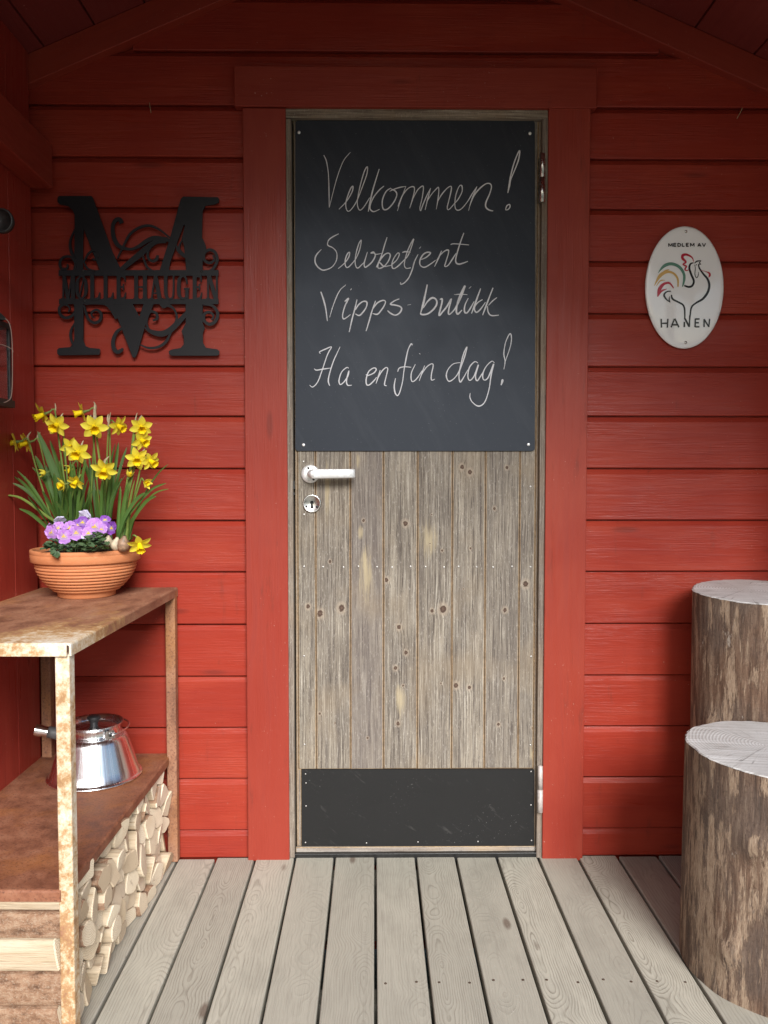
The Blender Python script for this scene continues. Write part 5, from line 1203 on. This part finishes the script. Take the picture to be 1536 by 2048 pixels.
# leaves: (tip px, root px, width, material, depth at tip)
LEAVES = [((75, 862), 118, 0.019, 'leaf_blue', -0.06), ((0, 990), 100, 0.010, 'stem', -0.05), ((38, 1017), 98, 0.010, 'leaf', -0.08), ((25, 966), 92, 0.009, 'leaf_blue', -0.03), ((34, 941), 96, 0.009, 'leaf', -0.02), ((24, 949), 96, 0.007, 'leaf', -0.01), ((64, 934), 105, 0.010, 'leaf', 0.0), ((70, 911), 112, 0.013, 'leaf', 0.0), ((100, 880), 128, 0.012, 'leaf', 0.03), ((56, 992), 110, 0.009, 'leaf', -0.09), ((112, 1002), 155, 0.009, 'leaf', -0.11),
 ((237, 884), 222, 0.010, 'leaf', 0.03), ((231, 886), 215, 0.007, 'leaf', 0.05), ((254, 894), 215, 0.011, 'leaf_blue', 0.02), ((337, 928), 250, 0.007, 'leaf', -0.02), ((333, 966), 252, 0.006, 'leaf', -0.03), ((338, 978), 255, 0.010, 'leaf', -0.06), ((313, 992), 256, 0.009, 'leaf', -0.07), ((209, 990), 240, 0.009, 'leaf_blue', -0.10), ((36, 955), 100, 0.008, 'leaf', -0.06), ((160, 905), 165, 0.012, 'leaf', 0.03), ((178, 915), 180, 0.011, 'leaf_blue', 0.02), ((195, 925), 190, 0.012, 'leaf', 0.04), ((140, 925), 140, 0.012, 'leaf', 0.02), ((122, 910), 132, 0.012, 'leaf', 0.01), ((222, 930), 212, 0.012, 'leaf', 0.0), ((240, 945), 235, 0.012, 'leaf', -0.02), ((262, 940), 252, 0.008, 'leaf', 0.0), ((290, 985), 254, 0.009, 'leaf', -0.04), ((108, 945), 120, 0.011, 'leaf', -0.04), ((92, 930), 116, 0.011, 'leaf_blue', 0.0), ((150, 950), 150, 0.011, 'leaf', -0.05), ((170, 985), 172, 0.010, 'leaf', -0.09), ((190, 975), 188, 0.011, 'leaf', -0.07), ((128, 985), 135, 0.010, 'leaf', -0.08), ((205, 960), 205, 0.010, 'leaf', -0.04), ((84, 980), 110, 0.010, 'leaf', -0.07), ((270, 960), 252, 0.009, 'stem', -0.05)]
for i in range(52):
    x = rf.uniform(95, 250); LEAVES.append(((x + rf.uniform(-14, 14), rf.uniform(915, 1000)), x, rf.uniform(0.006, 0.0105), rf.choice(['leaf', 'leaf', 'leaf_blue', 'leaf']), rf.uniform(-0.10, 0.06)))
for (tx, ty), rpx, w, mt, dy in LEAVES:
    tp = P(tx, ty, PB.y + dy); r0 = root_for(rpx) + Vector((rf.uniform(-.012, .012), rf.uniform(-.012, .012), -0.002))
    t = min(plants, key=lambda q: (q[1] - r0).length + rf.uniform(0, 0.01))[0]
    span = abs(tp.x - r0.x); mid_ = r0.lerp(tp, 0.5); mid_.x = r0.x + (tp.x - r0.x) * 0.36; mid_.z += 0.10 * span + rf.uniform(0, 0.006)
    q1 = r0.lerp(mid_, 0.5); q1.z += 0.12 * span
    q3 = mid_.lerp(tp, 0.55); q3.z += 0.10 * span
    blade(t, [r0, q1, mid_, q3, tp], w * 0.9, mt, 'leaf', rf.uniform(0.15, 0.5), rf.uniform(0.14, 0.3))
# papery bulbs at the right of the bowl
M['bulb'] = plain('papery_bulb_skin', (0.26, 0.16, 0.10), 0.55, 0, 0.45, 120, 0.4)
M['bulb_pale'] = plain('pale_bulb_skin', (0.52, 0.43, 0.30), 0.6, 0, 0.35, 120, 0.4)
for px, py, r_, mt in ((232, 1090, 0.014, 'bulb_pale'), (246, 1090, 0.0165, 'bulb'), (215, 1083, 0.012, 'bulb_pale')):
    p = P(px, py, PB.y - 0.075); t = min(plants, key=lambda q: (q[1] - p).length)[0]
    mb = MB(); mb.lathe([(0.0002, -r_), (r_ * 0.7, -r_ * 0.8), (r_, -0.1 * r_), (r_ * 0.85, r_ * 0.55), (r_ * 0.4, r_ * 1.05), (r_ * 0.2, r_ * 1.5)], p, 18, 0, (0.25, -0.25, 0.9)); mb.build('bulb', M[mt], t)

# ============================================================ PANSIES
def pansymat(name, edge, mid, face):
    k = NB(name); u, v, r = k.sep(k.attr())       # u: across petal, v: radial 0..1, r: petal kind (0 upper, 1 lower)
    nz = k.noise(k.comb(k.m('MULTIPLY', u, 600.0), k.m('MULTIPLY', v, 3.0), r), 1.0, 2)
    c = k.mix(k.mr(v, 0.3, 0.95), mid, edge); c = k.mix(k.mr(nz, 0.45, 0.7, 0, 0.3), c, mid)
    wf = k.m('MULTIPLY', k.m('MULTIPLY', r, 0.8), k.mr(v, 0.52, 0.22)); c = k.mix(wf, c, face)
    lines_ = k.m('MULTIPLY', k.m('MULTIPLY', r, k.mr(v, 0.42, 0.25)), k.mr(k.m('SINE', k.m('MULTIPLY', u, 2600.0)), 0.2, 0.5)); c = k.mix(lines_, c, (0.10, 0.02, 0.08))
    c = k.mix(k.m('MULTIPLY', r, k.mr(v, 0.16, 0.10)), c, (0.75, 0.50, 0.03))
    return k.done(c, 0.55, 0, k.bump(nz, 0.2, 0.0006), Specular_IOR_Level=0.25)
M['pansy'] = pansymat('pansy_lilac', (0.52, 0.29, 0.66), (0.40, 0.155, 0.54), (0.72, 0.60, 0.70))
M['pansy_dark'] = pansymat('pansy_violet', (0.25, 0.08, 0.42), (0.17, 0.045, 0.32), (0.45, 0.34, 0.58))
M['pansy_white'] = pansymat('pansy_pale', (0.62, 0.58, 0.78), (0.66, 0.62, 0.76), (0.75, 0.72, 0.78))
M['pansy_leaf'] = leafmat('pansy_leaf', (0.085, 0.145, 0.070), (0.060, 0.110, 0.052), (0.05, 0.09, 0.04))
pr0 = Vector((PB.x - 0.02, PB.y - 0.075, ZS)); pansy = thing('pansy_plant', pr0, 'low pansy plant with lilac and violet blooms at the front of the terracotta bowl', 'pansy')
def pansy_flower(c, d, s, mat):
    d, a, b = frame_from(d); mb = MB()
    spec = [(62, 0.92, 0.62, -0.0020, 0), (118, 0.92, 0.62, -0.0028, 0), (168, 0.86, 0.56, -0.0008, 0.8), (12, 0.86, 0.56, -0.0002, 0.8), (270, 0.98, 0.72, 0.0010, 1.0)]
    for ang, L, W, off, kd in spec:
        th = R(ang + rf.uniform(-6, 6)); e = a * math.cos(th) + b * math.sin(th); t_ = d.cross(e); V, gr = [], []; nu, nv = 6, 8; L *= s * rf.uniform(.95, 1.05); W *= s; bend = rf.uniform(-0.35, 0.75)
        for j in range(nv + 1):
            v = j / nv; w = W * min(1.0, (0.22 + 1.25 * v)) * math.sqrt(max(0.0, 1 - max(0, (v - 0.52) / 0.48) ** 2.2)) + 0.0002
            for q in range(nu + 1):
                u = (q / nu - 0.5) * 2; ruff = 0.09 * s * math.sin(4.2 * u + ang * 1.7) * v * v
                V.append(c + e * (L * v - 0.10 * L * u * u * v * (0 if v > .9 else 1)) + t_ * (u * w) + d * (off + bend * s * (v - 0.35) * (-0.45) + 0.06 * s * u * u * v + ruff)); gr.append((u * w, v, kd))
        mb.add(V, [(j * (nu + 1) + q, j * (nu + 1) + q + 1, (j + 1) * (nu + 1) + q + 1, (j + 1) * (nu + 1) + q) for j in range(nv) for q in range(nu)], gr, 0, True)
    mb.build('flower', M[mat], pansy)
def c7(x, y): return (60 + x / 5.908, 1000 + y / 5.908)
for x, y, dy, face, s, mt in ((470, 330, -0.095, (0.0, -0.9, 0.2), 0.0175, 'pansy'), (330, 330, -0.090, (-0.2, -0.9, 0.2), 0.0170, 'pansy'), (690, 390, -0.112, (0.1, -0.95, -0.1), 0.0165, 'pansy'), (560, 300, -0.085, (0.1, -0.85, 0.3), 0.0165, 'pansy_dark'), (840, 340, -0.100, (0.3, -0.9, 0.0), 0.0155, 'pansy'), (400, 425, -0.115, (-0.15, -0.95, -0.20), 0.0185, 'pansy'), (250, 380, -0.100, (-0.35, -0.9, -0.1), 0.0185, 'pansy'), (545, 385, -0.110, (0.05, -0.95, -0.12), 0.0180, 'pansy'), (760, 310, -0.105, (0.15, -0.95, 0.0), 0.0215, 'pansy'), (620, 265, -0.080, (0.3, -0.8, 0.35), 0.0165, 'pansy_dark'), (960, 330, -0.080, (0.75, -0.6, -0.1), 0.0160, 'pansy_dark'), (885, 235, -0.055, (0.2, -0.6, 0.6), 0.0150, 'pansy_dark'), (350, 240, -0.070, (-0.3, 0.6, 0.55), 0.0150, 'pansy_white'), (665, 200, -0.060, (0.1, 0.75, 0.4), 0.0190, 'pansy_white'), (660, 425, -0.110, (0.2, -0.6, 0.75), 0.0125, 'pansy_white'), (200, 330, -0.07, (-0.9, -0.3, 0.2), 0.0140, 'pansy')):
    p = P(*c7(x, y), PB.y + dy); pansy_flower(p, (face[0] + rf.uniform(-.25, .25), face[1], face[2] + rf.uniform(-.2, .2)), s * 1.13, mt)
    mb = MB(); e = Vector((p.x * 0.6 + pr0.x * 0.4, p.y + 0.03, ZS)); mb.tube(catmull([tuple(e), tuple(e.lerp(p, 0.6) + Vector((0, 0.008, 0.008))), tuple(p - Vector(face).normalized() * 0.003)], 5), 0.0011, 6)
    for i in range(len(mb.g)): mb.g[i] = (0, 0.5, 0.3)
    mb.build('stem', M['pansy_leaf'], pansy)
mb = MB()
def pleaf(c, d, up, s):
    d = Vector(d).normalized(); sd = d.cross(Vector(up)).normalized(); nn = sd.cross(d); V, gr = [], []; rn = rf.random()
    for j in range(7):
        v = j / 6; w = 0.36 * s * math.sin(math.pi * min(1, v * 0.92 + 0.08)) ** 0.7
        for u in (-1, -0.5, 0, 0.5, 1):
            sc = 1 + 0.10 * (j % 2) if abs(u) == 1 else 1
            V.append(c + d * (s * v) + sd * (u * w * sc) + nn * (0.10 * s * u * u - 0.22 * s * v * v)); gr.append((u * w, 0.3 + 0.5 * v, rn))
    mb.add(V, [(j * 5 + q, j * 5 + q + 1, (j + 1) * 5 + q + 1, (j + 1) * 5 + q) for j in range(6) for q in range(4)], gr, 0, True)
# tufts of leaves along the front rim
for x, y, nl, s0 in ((255, 545, 12, 0.018), (340, 560, 12, 0.020), (410, 570, 8, 0.018), (300, 620, 7, 0.017), (560, 540, 8, 0.016), (640, 560, 8, 0.021), (720, 490, 12, 0.018), (800, 520, 12, 0.017), (830, 420, 10, 0.016), (870, 480, 8, 0.015), (190, 550, 8, 0.014), (480, 530, 8, 0.016), (760, 450, 8, 0.016), (820, 560, 7, 0.015), (230, 490, 8, 0.015)):
    dyy = -0.128 if y < 600 else -0.141
    p = P(*c7(x, y), PB.y + dyy)
    for i in range(nl):
        a = rf.uniform(0, 2 * math.pi); el = rf.uniform(-0.35, 0.75) if y < 600 else rf.uniform(-1.0, -0.2)
        d = Vector((math.cos(a), -abs(math.sin(a)) * 0.8 if rf.random() < 0.75 else math.sin(a), el)); pleaf(p + Vector((rf.uniform(-.010, .010), rf.uniform(-.006, .014), rf.uniform(-.006, .006))), d, (0.1, -0.5, 0.85), s0 * rf.uniform(0.65, 1.1))
mb.build('foliage', M['pansy_leaf'], pansy)

# ============================================================ STRAWS CAUGHT ON THE SIDING
M['straw'] = plain('dry_straw', (0.42, 0.33, 0.20), 0.7, 0, 0.3, 200)
for pts, lab in (([(299, 205), (300, 214), (302, 226)], 'short dry straw caught on the siding above the monogram sign'), ([(1485, 216), (1480, 226), (1474, 237)], 'short dry straw caught on the siding above the oval sign')):
    q = [P(x, y, -0.006 if i != 1 else -0.010) for i, (x, y) in enumerate(pts)]
    mb = MB(); mb.tube(catmull([tuple(p) for p in q], 4), 0.0009, 6); tag(mb.build('straw', M['straw'], None, tuple(q[0])), lab, 'straw')
